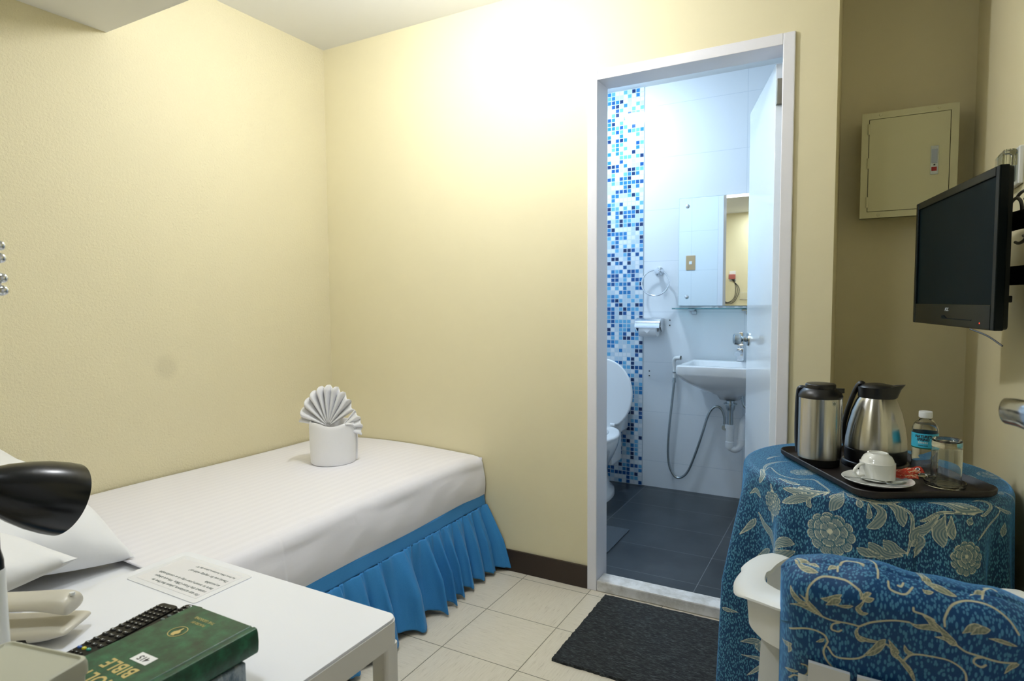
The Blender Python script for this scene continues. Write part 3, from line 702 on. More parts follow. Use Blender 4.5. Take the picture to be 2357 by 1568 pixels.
def basin():
    t = thing('wash_basin', 'white rectangular wall-hung wash basin with chrome tap and exposed trap', 'basin', (1.83, 1.22, BZ))
    ox, oy, oz = 1.83, 1.22, BZ
    hx, hy = .255, .228
    def L_(sx, sy, z, r, dy=0, n=8): return [(x, y+dy, z-oz) for x, y in rrect(sx, sy, r, n)]
    bm = BM()
    loft(bm, [L_(.055, .05, .665, .045, -.01), L_(.07, .065, .69, .05, -.01), L_(.14, .12, .715, .08), L_(.20, .17, .748, .08), L_(.235, .205, .78, .06), L_(.252, .224, .81, .03), L_(hx, hy, .822, .02), L_(hx, hy, .858, .02), L_(hx-.006, hy-.006, .865, .018), L_(hx-.022, .165, .866, .04, -.035), L_(hx-.035, .15, .858, .05, -.035), L_(hx-.06, .13, .80, .06, -.035), L_(.12, .09, .762, .06, -.03), L_(.03, .03, .755, .028, -.03)]); b = obj('bowl', bm, 'porcelain', t, True, angle=60)
    bm = BM(); box(bm, -.02, .02, .126, .132, .835-oz, .842-oz, .002); obj('overflow_slot', bm, 'chrome', b)
    bm = BM(); y = .175; x = .025
    box(bm, x-.021, x+.021, y-.021, y+.021, .866-oz, .945-oz, .007, 3); box(bm, x-.019, x+.019, y-.019, y+.030, .953-oz, .966-oz, .004); box(bm, x-.013, x+.013, y+.00, y+.03, .966-oz, 1.035-oz, .004); 
    lathe(bm, [(0, 0), (.014, 0), (.012, .02), (.016, .10), (.0, .10)], 20, mtx=Matrix.Translation((x, y-.01, .925-oz)) @ Matrix.Rotation(math.radians(96), 4, 'X'))
    lathe(bm, [(0, .945-oz), (.016, .945-oz), (.016, .953-oz), (0, .953-oz)], 20, c=(x, y)); obj('tap', bm, 'chrome', t, True)
    bm = BM(); y = -.03; x = .006
    lathe(bm, [(0, .640-oz), (.036, .640-oz), (.036, .646-oz), (.022, .648-oz), (.022, .660-oz), (.04, .668-oz)], 28, c=(x, y)); lathe(bm, [(.026, .640-oz), (.024, .615-oz), (.0165, .60-oz), (.0165, .52-oz)], 28, c=(x, y)); dr = obj('drain_pipe', bm, 'dark_chrome', t, True)
    bm = BM(); lathe(bm, [(.0, .525-oz), (.027, .525-oz), (.027, .505-oz), (.022, .50-oz), (.021, .43-oz), (.024, .428-oz), (.024, .40-oz), (.018, .385-oz), (0, .38-oz)], 28, c=(x, y)); tube(bm, [(x, y, .395-oz), (x+.03, y, .385-oz), (x+.055, y+.01, .41-oz), (x+.058, y+.02, .47-oz), (x+.058, y+.05, .525-oz), (x+.058, y+.15, .54-oz), (x+.058, y+.24, .54-oz)], .018, 16); 
    lathe(bm, [(0, 0), (.024, 0), (.024, .03), (0, .03)], 20, mtx=Matrix.Translation((x+.058, y+.018, .415-oz))); obj('trap', bm, 'white_pvc', dr, True, angle=50)
    bm = BM(); tube(bm, [(.03, .14, .80-oz), (.05, .10, .64-oz), (.075, .10, .60-oz), (.10, .13, .57-oz), (.105, .20, .49-oz), (.10, .225, .48-oz)], .006, 10); obj('tap_hose', bm, 'dark_chrome', t, True)
    bm = BM(); lathe(bm, [(0, 0), (.018, 0), (.018, .01), (.009, .012), (.009, .04), (.015, .042), (.015, .06), (0, .06)], 16, mtx=Matrix.Translation((.105, .229, .48-oz)) @ Matrix.Rotation(PI/2, 4, 'X')); obj('stop_valve', bm, 'dark_chrome', t, True)
basin()
def bidet_spray():
    t = thing('bidet_spray', 'white hand spray on a wall hook with grey hose looping below the basin', 'hand spray', (1.475, BY, .80))
    ox, oy, oz = 1.475, BY, .80
    bm = BM(); tube(bm, [(-.012, -.028, -.055), (-.012, -.030, .0), (-.014, -.034, .045), (.0, -.042, .066), (.035, -.055, .072)], lambda f: .009+.005*f, 14, 8); obj('spray_head', bm, 'white_plastic', t, True)
    bm = BM(); lathe(bm, [(0, 0), (.012, 0), (.012, .001), (0, .001)], 16, mtx=Matrix.Translation((.035, -.055, .072)) @ Matrix.Rotation(PI/2, 4, 'Y')); obj('nozzle', bm, 'gap', t)
    bm = BM(); box(bm, -.022, .0, -.02, -.001, -.03, -.01, .003); tube(bm, [(-.02, -.03, -.02), (-.012, -.042, -.02), (.0, -.03, -.02)], .004, 8); obj('wall_hook', bm, 'dark_chrome', t, True)
    bm = BM(); lathe(bm, [(0, 0), (.011, 0), (.008, .03), (0, .03)], 14, mtx=Matrix.Translation((-.012, -.028, -.085))); tube(bm, [Vector(p)-Vector((ox, oy, oz)) for p in ((1.463, 1.42, .72), (1.452, 1.42, .60), (1.437, 1.42, .45), (1.428, 1.42, .30), (1.437, 1.42, .19), (1.47, 1.42, .125), (1.512, 1.42, .122), (1.555, 1.42, .17), (1.60, 1.42, .29), (1.64, 1.42, .42), (1.672, 1.42, .53), (1.705, 1.42, .578), (1.742, 1.42, .575), (1.763, 1.42, .53), (1.766, 1.42, .48))], .0075, 12, 8); obj('hose', bm, 'dark_chrome', t, True)
    bm = BM(); lathe(bm, [(0, 0), (.02, 0), (.02, .008), (.011, .010), (.011, .022), (.016, .024), (.016, .044), (0, .044)], 18, mtx=Matrix.Translation((1.768-ox, -.0005, .46-oz)) @ Matrix.Rotation(PI/2, 4, 'X')); obj('angle_valve', bm, 'dark_chrome', t, True)
bidet_spray()
def mirror():
    t = thing('wall_mirror', 'frameless rectangular mirror above the wash basin', 'mirror', (1.73, BY, 1.515))
    bm = BM(); box(bm, -.25, .25, -.012, -.007, -.325, .325); obj('mirror_glass', bm, 'mirror', t)
    bm = BM(); box(bm, -.252, .252, -.007, -.001, -.327, .327); obj('backing', bm, plain('grey_backing', (.2, .3, .32, 1), .5), t)
    for x in (-.20, .20):
        for z in (-.272, .277):
            bm = BM(); lathe(bm, [(0, 0), (.013, 0), (.012, .004), (.006, .007), (0, .008)], 24, mtx=Matrix.Translation((x, -.012, z)) @ Matrix.Rotation(PI/2, 4, 'X')); obj('mounting_stud', bm, 'chrome', t, True)
    t = thing('glass_shelf', 'clear glass shelf with green edge directly under the bathroom mirror', 'shelf', (1.73, BY, 1.170))
    bm = BM(); box(bm, -.262, .262, -.125, -.002, 0, .007, .001); obj('glass_plate', bm, 'shelf_glass', t)
    for x in (-.155, .155):
        bm = BM(); box(bm, x-.03, x+.012, -.05, -.001, -.012, 0, .002); box(bm, x-.01, x+.016, -.02, -.001, -.034, -.012, .002); obj('bracket', bm, 'dark_chrome', t)
    # small toiletry sachets on the shelf
    for k, (x, c, l) in enumerate(((1.66, 'paper', 'flat white sachet on the glass shelf, leftmost'), (1.74, 'paper', 'white sachet with red print on the glass shelf, middle'), (1.85, 'paper', 'small white sachet by the door end of the glass shelf'))):
        s = thing('toiletry_sachet', l, 'sachet', (x, BY-.06, 1.1775), .1*k, 'sachets on the glass shelf')
        bm = BM(); box(bm, -.03, .03, -.02, .02, 0, .005, .002); b = obj('packet', bm, c, s)
        if k: bm = BM(); box(bm, -.012, .012, -.0205, -.005, .0045, .0056); obj('print', bm, 'red' if k == 1 else 'ink', s)
mirror()
def towel_ring():
    t = thing('towel_ring', 'round chrome towel ring on the white bathroom wall', 'towel ring', (1.357, BY, 1.405))
    bm = BM(); lathe(bm, [(0, 0), (.028, 0), (.028, .006), (.020, .012), (.013, .018), (.013, .045), (.018, .05), (.016, .06), (0, .062)], 28, mtx=Matrix.Rotation(PI/2, 4, 'X')); obj('rosette', bm, 'chrome', t, True)
    pts = [(-.012+.086*math.sin(2*PI*k/48), -.050+.012*math.cos(2*PI*k/48), -.072+.080*math.cos(2*PI*k/48)) for k in range(49)]
    bm = BM(); tube(bm, pts, .0045, 12, 1, caps=False); obj('ring', bm, 'chrome', t, True)
towel_ring()
def roll_holder():
    t = thing('toilet_roll_holder', 'chrome covered toilet roll holder on the mosaic edge of the bathroom wall', 'toilet roll holder', (1.31, BY, 1.06))
    bm = BM()
    prof = [(-.005, .052), (-.05, .055), (-.085, .045), (-.105, .022), (-.108, -.005), (-.105, -.005), (-.102, .018), (-.083, .041), (-.05, .051), (-.005, .048)]
    prism(bm, prof, -.078, .078, mtx=Matrix(((0, 0, 1, 0), (1, 0, 0, 0), (0, 1, 0, 0), (0, 0, 0, 1)))); obj('cover_flap', bm, 'chrome', t, True, angle=50)
    for s in (-1, 1):
        bm = BM(); prism(bm, [(0, .05), (-.05, .053), (-.085, .04), (-.09, .0), (-.06, -.03), (0, -.02)], s*.079-.002, s*.079+.002, mtx=Matrix(((0, 0, 1, 0), (1, 0, 0, 0), (0, 1, 0, 0), (0, 0, 0, 1)))); obj('side_cap', bm, 'chrome', t)
    t2 = thing('toilet_roll', 'white toilet paper roll in the chrome holder', 'toilet roll', (1.31, BY-.055, 1.045))
    RY = Matrix.Rotation(PI/2, 4, 'Y')
    bm = BM(); lathe(bm, [(.018, -.055), (.046, -.055), (.048, -.052), (.048, .052), (.046, .055), (.018, .055), (.018, -.055)], 40, mtx=RY); obj('paper_roll', bm, 'paper', t2, True, angle=50)
    bm = BM(); prism(bm, [(-.052, .0), (.05, .0), (.03, -.012), (.0, -.042), (-.035, -.01)], 0, .001, mtx=Matrix.Translation((0, -.0488, .018)) @ Matrix.Rotation(PI/2, 4, 'X')); obj('folded_end', bm, 'paper', t2)
roll_holder()
def bath_switch():
    t = wall_outlet('light_switch', 'beige light switch plate, seen in the bathroom mirror', (1.25, .112, 1.53), PI, .075, .12, None, 'beige_switch')
    t['category'] = 'light switch'
    bm = BM(); box(bm, -.012, .012, -.009, -.006, -.012, .012, .001); obj('rocker', bm, 'white_plastic', t)
bath_switch()
for k, (x, z) in enumerate(((1.425, 1.10), (1.425, 1.068), (1.297, .775), (1.297, .745))):
    bm = BM(); lathe(bm, [(0, 0), (.004, 0), (.004, .003), (0, .003)], 10, mtx=Matrix.Rotation(PI/2, 4, 'X'))
    tag(obj('wall_plug', bm, 'gap', loc=(x, BY, z)), 'dark screw plug in the white bathroom wall ' + ('beside the toilet roll holder' if k < 2 else 'below the toilet roll holder'), 'wall plug', 'screw plugs beside the roll holder' if k < 2 else 'screw plugs below the roll holder')
bm = BM(); prism(bm, rrect(.20, .17, .004, 2), 0, .006)  # thin grey rectangle, a little lighter than the slate tiles around it
tag(obj('floor_patch', bm, plain('grey_floor_patch', (.07, .085, .10, 1), .25), loc=(1.235, .475, BZ)), 'thin dark grey rectangle on the bathroom floor, mostly behind the door frame', 'mat')

# ================================================================ ELECTRICAL PANEL
def elec():
    x0, x1, z0, z1 = 2.437, 2.748, 1.537, 1.940
    t = thing('breaker_panel', 'cream metal breaker panel box with hinged door on the recess wall', 'breaker panel', ((x0+x1)/2, RY_, (z0+z1)/2))
    hx, hz = (x1-x0)/2, (z1-z0)/2
    bm = BM(); box(bm, -hx+.005, hx-.005, -.094, -.001, -hz+.005, hz-.005, .002); obj('back_box', bm, 'panel', t)
    fr = BM(); i = .024
    for a in ((-hx, -hx+i, -hz, hz), (hx-i, hx, -hz, hz), (-hx+i, hx-i, -hz, -hz+i), (-hx+i, hx-i, hz-i, hz)): box(fr, a[0], a[1], -.12, -.096, a[2], a[3])
    box(fr, -hx+.02, hx-.02, -.105, -.096, -hz+.02, hz-.02)
    for a in ((-hx, -hx+.002, -hz, hz), (hx-.002, hx, -hz, hz), (-hx, hx, -hz, -hz+.002), (-hx, hx, hz-.002, hz)): box(fr, a[0], a[1], -.1195, -.075, a[2], a[3])
    obj('front_frame', fr, 'panel', t)
    bm = BM(); box(bm, -hx+i-.001, hx-i+.001, -.1115, -.1055, -hz+i-.001, hz-i+.001); obj('door_gap', bm, 'gap', t)
    bm = BM(); box(bm, -hx+i+.002, hx-i-.002, -.121, -.112, -hz+i+.002, hz-i-.002, .001); dr = obj('door', bm, 'panel', t)
    for z in (-.14, .01, .14):
        bm = BM(); lathe(bm, [(0, z-.02), (.004, z-.02), (.004, z+.02), (0, z+.02)], 10, c=(-hx+i, -.121)); obj('hinge', bm, 'panel', dr, True)
    x = hx-.072; bm = BM(); box(bm, x-.0125, x+.0125, -.1235, -.121, -.053, .052, .0008); lt = obj('latch_plate', bm, 'dark_chrome', dr)
    bm = BM(); box(bm, x-.009, x+.009, -.1255, -.1235, -.012, .040, .001); obj('latch_lever', bm, plain('grey_latch', (.35, .40, .48, 1), .35, .6), lt)
    bm = BM(); lathe(bm, [(0, 0), (.003, 0), (.003, .0015), (0, .0015)], 12, mtx=Matrix.Translation((x, -.1235, -.018)) @ Matrix.Rotation(PI/2, 4, 'X')); obj('keyhole', bm, 'gap', lt)
    bm = BM(); box(bm, x-.009, x+.008, -.1240, -.1235, -.041, -.026); obj('red_label', bm, 'red', lt)
    for sx in (-.6, .6):
        for sz in (-1, 1):
            bm = BM(); lathe(bm, [(0, 0), (.005, 0), (.004, .002), (0, .0025)], 12, mtx=Matrix.Translation((sx*hx, -.12, sz*(hz-.011))) @ Matrix.Rotation(PI/2, 4, 'X')); obj('frame_screw', bm, 'panel', t, True)
elec()

# ================================================================ TV
def tv():
    A = Vector((2.581, -.188, 0)); B = Vector((2.686, -.748, 0)); mid = (A+B)/2; rz = math.atan2(B.y-A.y, B.x-A.x); hw = (B-A).length/2
    zc = 1.326; t = thing('television', 'black flat-screen television on a wall arm at the right', 'television', (mid.x, mid.y, zc), rz)
    hz = .175
    bm = BM(); i = .020; ib = .056
    for a in ((-hw, -hw+i, -hz, hz), (hw-i, hw, -hz, hz), (-hw+i, hw-i, -hz, -hz+ib), (-hw+i, hw-i, hz-i, hz)): box(bm, a[0], a[1], 0, .018, a[2], a[3], .0025)
    fr = obj('bezel', bm, 'tv_bezel', t)
    bm = BM(); box(bm, -hw+i, hw-i, .005, .012, -hz+ib, hz-i); obj('screen', bm, 'tv_screen', t)
    bm = BM(); loft(bm, [[(x*.995, .014, z*.995) for x, z in rrect(hw, hz, .006, 3)], [(x*.99, .026, z*.985) for x, z in rrect(hw, hz, .008, 3)], [(x*.78, .040, z*.72) for x, z in rrect(hw, hz, .02, 3)]]); obj('rear_shell', bm, 'tv_back', t)
    RX = Matrix.Rotation(PI/2, 4, 'X')
    text('maker_logo', 'AOC', .012, 'tv_logo', fr, Matrix.Translation((0, -.0004, -hz+.042)) @ RX, 'CENTER', .0001, 0, 1, .0003)
    bm = BM(); prism(bm, [(-.035, -.004), (.16, -.004), (.16, -.002), (.0, -.002), (-.02, .005), (-.035, .003)], 0, .001, mtx=Matrix.Translation((0, -.0001, -hz+.022)) @ RX); obj('bezel_seam', bm, 'tv_screen', fr)
    bm = BM(); lathe(bm, [(0, 0), (.0018, 0), (.0018, .0006), (0, .0006)], 10, mtx=Matrix.Translation((.21, 0, -hz+.014)) @ RX); obj('power_light', bm, emit('red_led', (1, .05, .02, 1), 1.2), fr)
    bm = BM(); box(bm, hw-.06, hw-.035, .036, .045, -hz+.06, -hz+.075, .002); obj('side_button', bm, 'tv_back', t)
    # wall arm (local axes follow the set; +y is towards the wall)
    br = thing('tv_wall_bracket', 'black metal television bracket with two arms fixed to the right wall', 'bracket', (2.742, -.66, 1.325), 0)
    for z in (-.055, .065):
        bm = BM(); tube(bm, [(-.020, .03, z), (.02, -.12, z), (.056, -.24, z+.010)], .007, 4, 1, flat=3.0); obj('arm', bm, 'black_matt', br)
    bm = BM(); box(bm, .057, .0675, -.29, -.19, -.12, .12, .002); obj('wall_plate', bm, 'black_matt', br)
    bm = BM(); box(bm, -.036, -.022, .02, .10, -.10, .10, .002, mtx=Matrix.Identity(4)); obj('set_plate', bm, 'black_matt', br)
    for k, (ry, rz_, dx_, label) in enumerate(((.115, .058, 0, 'outermost of the three black cables looping behind the television'), (.095, .047, .013, 'middle one of the three black cables looping behind the television'), (.075, .035, -.013, 'innermost of the three black cables looping behind the television'))):
        pts = [(dx_, .02-ry*math.cos(a), rz_*math.sin(a)+.004*k) for a in np.linspace(-2.0, 2.0, 25)]
        bm = BM(); tube(bm, pts, .0036, 10, 3)
        tag(obj('video_cable', bm, 'black_rubber', None, True, loc=(2.755, -.60, 1.405)), label, 'cable', 'cables behind the television')
    bm = BM(); tube(bm, [(0, 0, 0), (.022, -.06, -.012), (.04, -.11, -.03)], .0018, 6); tag(obj('antenna_wire', bm, 'black_rubber', loc=(2.655, -.68, 1.152)), 'short thin black wire hanging below the television corner', 'cable')
    t = thing('socket_box', 'clear plastic weatherproof socket box on the right wall above the television', 'socket box', (XR, -.22, 1.575))
    bm = BM(); box(bm, -.012, 0, -.07, .055, -.05, .05, .003); pl = obj('base_plate', bm, 'white_plastic', t)
    bm = BM(); box(bm, -.045, -.0125, -.065, .05, -.045, .045, .008, 3); obj('clear_cover', bm, glass('smoky_clear_plastic', (.8, .85, .8, 1), 1.3, .1), t)
    bm = BM(); box(bm, -.030, -.013, .015, .042, -.03, .01, .002); obj('plug', bm, 'white_plastic', pl)
M['tv_bezel'] = plain('tv_gloss_bezel', (.004, .007, .008, 1), .22, spec=.3, ior=1.25)
M['tv_screen'] = plain('tv_screen_panel', (.004, .009, .011, 1), .30, spec=.12, ior=1.15)
M['tv_back'] = plain('tv_rear_plastic', (.005, .007, .006, 1), .5, spec=.2)
M['tv_logo'] = plain('tv_logo_grey', (.35, .38, .38, 1), .4)
tv()

# ================================================================ WOVEN PATTERN (vertex mask 0 ground, motif value per vertex)
def seg_dist(U, V, a, b):
    ax, ay = a; bx, by = b; dx, dy = bx-ax, by-ay; L2 = dx*dx+dy*dy+1e-12
    t = np.clip(((U-ax)*dx+(V-ay)*dy)/L2, 0, 1); px, py = U-(ax+t*dx), V-(ay+t*dy)
    return np.hypot(px, py), t, (dx*py-dy*px)/math.sqrt(L2)
def draw_stroke(Fill, Tone, U, V, pts, hw, leaf=True):
    P = [(p.x, p.y) for p in catmull([(x, y, 0) for x, y in pts], 5)]
    xs = [p[0] for p in P]; ys = [p[1] for p in P]; m = hw+.004
    box_ = (U > min(xs)-m) & (U < max(xs)+m) & (V > min(ys)-m) & (V < max(ys)+m)
    if not box_.any(): return
    u, v = U[box_], V[box_]; bd = np.full(u.shape, 9.); bt = np.zeros(u.shape); bl = np.zeros(u.shape); n = len(P)-1
    for k in range(n):
        d, t, l = seg_dist(u, v, P[k], P[k+1]); s = d < bd; bd[s] = d[s]; bt[s] = ((k+t)/n)[s]; bl[s] = l[s]
    w_ = hw*(.22+1.1*np.sin(PI*np.clip(bt, 0, 1)**1.4)**.8*1.0+.25*bt*(1-bt)) if leaf else hw*.62*np.ones_like(bt)
    val = np.clip(.5+(w_-bd)/.005, 0, 1); ins = val > .05
    edge = (w_-bd) < .0012
    tone = np.where(edge, 1.0, .28+.24*np.sin(bl*1000+5*np.sin(bt*7)))
    if not leaf: tone = np.ones_like(bd)
    f = Fill[box_]; tn = Tone[box_]; up = ins & ((val >= .5) | (f < .5)); f = np.maximum(f, val); tn[up] = tone[up]; Fill[box_] = f; Tone[box_] = tn
def draw_flower(Fill, Tone, U, V, cx, cy, r, seed=0):
    for layer, (rr, npet, off) in enumerate(((1.0, 11, 0), (.70, 7, .5), (.42, 5, .2))):
        du, dv = U-cx, V-cy+(.12*r*(layer > 0)); d = np.hypot(du, dv); a = np.arctan2(dv, du)+seed
        lim = r*rr*(.86+.14*np.abs(np.cos(a*npet/2+off))**.6)
        val = np.clip(.5+(lim-d)/.005, 0, 1) if layer == 0 else (d < lim)*1.0; ins = (val > .05) if layer == 0 else (d < lim); edge = ins & (lim-d < .0016)
        streak = .26+.30*np.sin(a*46+3*np.sin(d*400))*np.clip(d/r, .2, 1)
        dark = ins & (np.abs(np.cos(a*npet/2+off)) < .16) & (d > lim*.35)
        tn = np.where(edge, 1.0, streak); Tone[ins] = tn[ins]; Fill[...] = np.maximum(Fill, val); Tone[dark] = 0.0
        sh = (d < lim*1.10) & (d >= lim) & (layer > 0); Tone[sh] = .0
    c = np.hypot(U-cx, V-cy+.12*r) < r*.12; Tone[c] = 1.0
def damask(name, ground_d, ground_l, fill_d, fill_l, sheen_c, sscale, stretch):
    t = NT(name); c = t.coord()
    a1 = t.new('ShaderNodeAttribute', attribute_name='motif').outputs['Fac']; a2 = t.new('ShaderNodeAttribute', attribute_name='tone').outputs['Fac']
    vo = t.new('ShaderNodeTexVoronoi', feature='F1'); t.link(t.mapping(c, stretch, (.2, .9, .5)), vo.inputs['Vector']); vo.inputs['Scale'].default_value = sscale
    sp = t.ramp(vo.outputs['Distance'], [(.36, (1, 1, 1)), (.48, (0, 0, 0))])
    col = t.mix(sp, ground_d, ground_l)
    fil = t.mix(a2, fill_d, fill_l)
    lw = t.new('ShaderNodeLayerWeight'); lw.inputs['Blend'].default_value = .25
    t.set(color=t.mix(t.math('MULTIPLY', t.math('SUBTRACT', a1, .42), 6, None, True), col, fil), rough=.55, sheen=.9)
    t.p.inputs['Sheen Tint'].default_value = sheen_c; t.p.inputs['Sheen Roughness'].default_value = .35
    t.p.inputs['Specular IOR Level'].default_value = .35
    t.bump(t.math('ADD', t.math('MULTIPLY', a1, .5), t.math('MULTIPLY', t.noise(c, 1400, 1), .3)), .25, .0008)
    return t.m
M['damask'] = damask('blue_damask_tablecloth', (.006, .050, .135, 1), (.08, .27, .41, 1), (.03, .12, .18, 1), (.66, .65, .50, 1), (.15, .50, 1, 1), 290, (1, 1, .42))
M['cover'] = damask('blue_scroll_chair_cover', (.004, .062, .19, 1), (.07, .25, .44, 1), (.16, .20, .15, 1), (.58, .55, .36, 1), (.12, .45, 1, 1), 270, (1, 1, .34))

FLOWERS = [(-0.076, 0.106, 0.052), (0.189, 0.129, 0.039), (-0.275, 0.414, 0.034), (-0.227, 0.076, 0.033), (-0.256, -0.104, 0.04), (-0.232, 0.379, 0.028)]
STROKES = [([(-0.429, -0.112), (-0.418, -0.083), (-0.368, -0.041), (-0.289, 0.0)], 0.0034), ([(-0.52, -0.08), (-0.48, -0.06), (-0.44, -0.047)], 0.0029), ([(-0.287, 0.0), (-0.331, -0.038), (-0.248, -0.024), (-0.201, -0.034), (-0.168, -0.069), (-0.112, -0.033), (-0.086, 0.0), (-0.097, 0.019)], 0.0025), ([(-0.227, 0.0), (-0.195, 0.0), (-0.159, 0.001)], 0.0046), ([(-0.121, 0.0), (-0.143, 0.007), (-0.158, 0.011)], 0.0034), ([(-0.088, 0.004), (-0.128, 0.018), (-0.194, 0.025)], 0.0072), ([(-0.107, 0.016), (-0.141, 0.033), (-0.19, 0.059)], 0.0084), ([(-0.123, 0.028), (-0.126, 0.044), (-0.121, 0.054)], 0.0046), ([(-0.059, -0.026), (-0.062, 0.006), (-0.082, 0.018)], 0.0051), ([(-0.055, 0.0), (-0.062, 0.02), (-0.077, 0.048)], 0.0097), ([(-0.058, -0.02), (-0.032, 0.004), (-0.003, 0.009), (0.032, 0.011), (0.066, 0.002)], 0.0029), ([(-0.049, -0.011), (-0.035, 0.006)], 0.0046), ([(-0.023, 0.009), (-0.016, 0.029)], 0.0055), ([(0.0, 0.012), (0.024, 0.033), (0.016, 0.062), (-0.003, 0.074)], 0.008), ([(0.035, 0.012), (0.058, 0.029), (0.066, 0.062)], 0.0084), ([(0.049, 0.011), (0.08, 0.033), (0.083, 0.081), (0.076, 0.133)], 0.0029), ([(-0.002, 0.016), (0.001, 0.044), (-0.004, 0.052)], 0.0042), ([(0.121, 0.0), (0.153, 0.003), (0.188, 0.021), (0.241, 0.028)], 0.0055), ([(0.164, 0.0), (0.189, 0.007), (0.233, 0.024)], 0.0046), ([(0.225, -0.0), (0.252, 0.001), (0.269, 0.017), (0.248, 0.035), (0.232, 0.037)], 0.0034), ([(0.224, 0.035), (0.174, 0.027), (0.136, 0.027), (0.106, 0.045), (0.097, 0.046)], 0.0029), ([(0.136, 0.03), (0.111, 0.062), (0.091, 0.08), (0.085, 0.101)], 0.0093), ([(0.148, 0.033), (0.135, 0.064), (0.14, 0.101)], 0.0105), ([(0.161, 0.034), (0.158, 0.061), (0.159, 0.084)], 0.0072), ([(0.208, 0.039), (0.2, 0.055)], 0.0063), ([(0.288, 0.023), (0.298, 0.035), (0.279, 0.053), (0.24, 0.076), (0.219, 0.094)], 0.0021), ([(0.317, 0.067), (0.309, 0.097)], 0.0072), ([(0.074, 0.126), (0.049, 0.119), (0.03, 0.101)], 0.0097), ([(0.066, 0.134), (0.025, 0.134), (0.002, 0.11)], 0.0105), ([(0.028, 0.14), (0.0, 0.135), (-0.021, 0.126)], 0.0072), ([(0.085, 0.108), (0.094, 0.1), (0.096, 0.131)], 0.0072), ([(-0.24, 0.215), (-0.211, 0.182), (-0.216, 0.14)], 0.0063), ([(-0.235, 0.215), (-0.191, 0.198), (-0.151, 0.174)], 0.0101), ([(-0.206, 0.188), (-0.175, 0.156), (-0.153, 0.155)], 0.0093), ([(-0.294, 0.125), (-0.274, 0.151), (-0.242, 0.171), (-0.236, 0.205)], 0.0084), ([(-0.313, 0.272), (-0.283, 0.24), (-0.257, 0.215)], 0.0072), ([(-0.316, -0.006), (-0.276, 0.013), (-0.281, 0.036)], 0.0063), ([(-0.235, 0.025), (-0.226, 0.067), (-0.235, 0.131)], 0.0063), ([(-0.319, 0.51), (-0.292, 0.495)], 0.0063), ([(-0.317, 0.549), (-0.281, 0.548), (-0.256, 0.562)], 0.0063), ([(-0.245, 0.495), (-0.224, 0.505), (-0.206, 0.513)], 0.0072), ([(-0.245, 0.529), (-0.218, 0.481), (-0.196, 0.454)], 0.0051), ([(-0.311, 0.606), (-0.285, 0.559)], 0.0029), ([(-0.333, 0.202), (-0.315, 0.168), (-0.304, 0.146)], 0.0051), ([(-0.322, 0.079), (-0.3, 0.063), (-0.282, 0.078)], 0.0055), ([(0.344, -0.003), (0.366, -0.002)], 0.0042), ([(0.248, 0.169), (0.267, 0.189)], 0.0029), ([(0.532, -0.069), (0.479, -0.06)], 0.0046), ([(0.09, 0.135), (0.102, 0.1), (0.097, 0.08)], 0.0059)]
def table():
    cx, cy, zt, R = 2.468, -.42, .75, .306
    t = thing('round_table', 'small round side table hidden under a blue damask cloth', 'table', (cx, cy, 0))
    bm = BM(); lathe(bm, [(0, zt-.022), (R-.01, zt-.022), (R-.006, zt-.012), (R-.01, zt-.003), (0, zt-.003)], 64); obj('table_top', bm, 'worn_white', t, True)
    for k in range(4):
        a = PI/4+k*PI/2; bm = BM(); tube(bm, [(.16*math.cos(a), .16*math.sin(a), zt-.022), (.20*math.cos(a), .20*math.sin(a), .0)], .014, 12, 1); obj('leg', bm, 'worn_white', t)
    t = thing('tablecloth', 'blue damask tablecloth with silvery flowers draped to the floor over the round table', 'tablecloth', (cx, cy, zt))
    # non-uniform angle sampling: fine where it faces the room
    th = np.concatenate([np.linspace(-PI-.15, .15, 560), np.linspace(.15, PI-.15, 90)[1:-1]])
    s_top = np.linspace(.004, R-.02, 24); sf = np.concatenate([np.linspace(.004, R-.17, 12), np.linspace(R-.168, R+.715, 330)])
    TH, S = np.meshgrid(th, sf, indexing='ij')
    U = R*(TH+PI/2); V = S-R
    rad = np.where(S < R, S, R); z = np.zeros_like(S)
    rb = .022; arc = rb*PI/2
    d = S-(R-rb*.2)
    k = d > 0; a = np.clip(d/arc, 0, 1)*PI/2
    r0 = R-rb*.2; rad = np.where(k, r0+rb*np.sin(a), S); z = np.where(k, -rb*(1-np.cos(a)), 0)
    dd = np.clip(d-arc, 0, None)
    fold = np.sin(TH*11+.6+.7*np.sin(TH*3))*.55+.45*np.sin(TH*7+2.1+.9*np.sin(2*TH))+.2*np.sin(TH*23+1)
    wgt = np.clip(dd/.32, 0, 1)**.9
    # broad smooth panel facing the chair
    front = np.exp(-((TH+PI/2-.02)/.33)**2)
    rad = rad+.040*np.clip(dd, 0, 1)**.9+fold*wgt*.055*(1-.80*front*np.clip(1-dd/.5, 0, 1))
    crease = np.exp(-((TH+PI/2-.32)/.018)**2)*.006*np.clip(dd/.1, 0, 1); rad = rad-crease
    z = z-dd*.992
    X = rad*np.cos(TH); Y = rad*np.sin(TH)
    xm = XR-cx-.012; X = np.minimum(X, xm-.012*np.exp(-np.clip(xm-X, 0, 1)*8))
    z = np.maximum(z, -zt+.006)
    P = np.stack([X, Y, z], -1)
    Fm = np.zeros_like(U); T_ = np.zeros_like(U)
    def rep(du, dv, flip=1):
        for p, hw in STROKES: draw_stroke(Fm, T_, U, V, [(x*flip+du, y+dv) for x, y in p], hw)
        for f in FLOWERS: draw_flower(Fm, T_, U, V, f[0]*flip+du, f[1]+dv, f[2])
    rep(.02, .43, -1); rep(.80, .1, 1); rep(0, 0)
    grid_mesh('cloth', P, 'damask', t, closed_u=True, attr={'motif': Fm, 'tone': T_})
table()

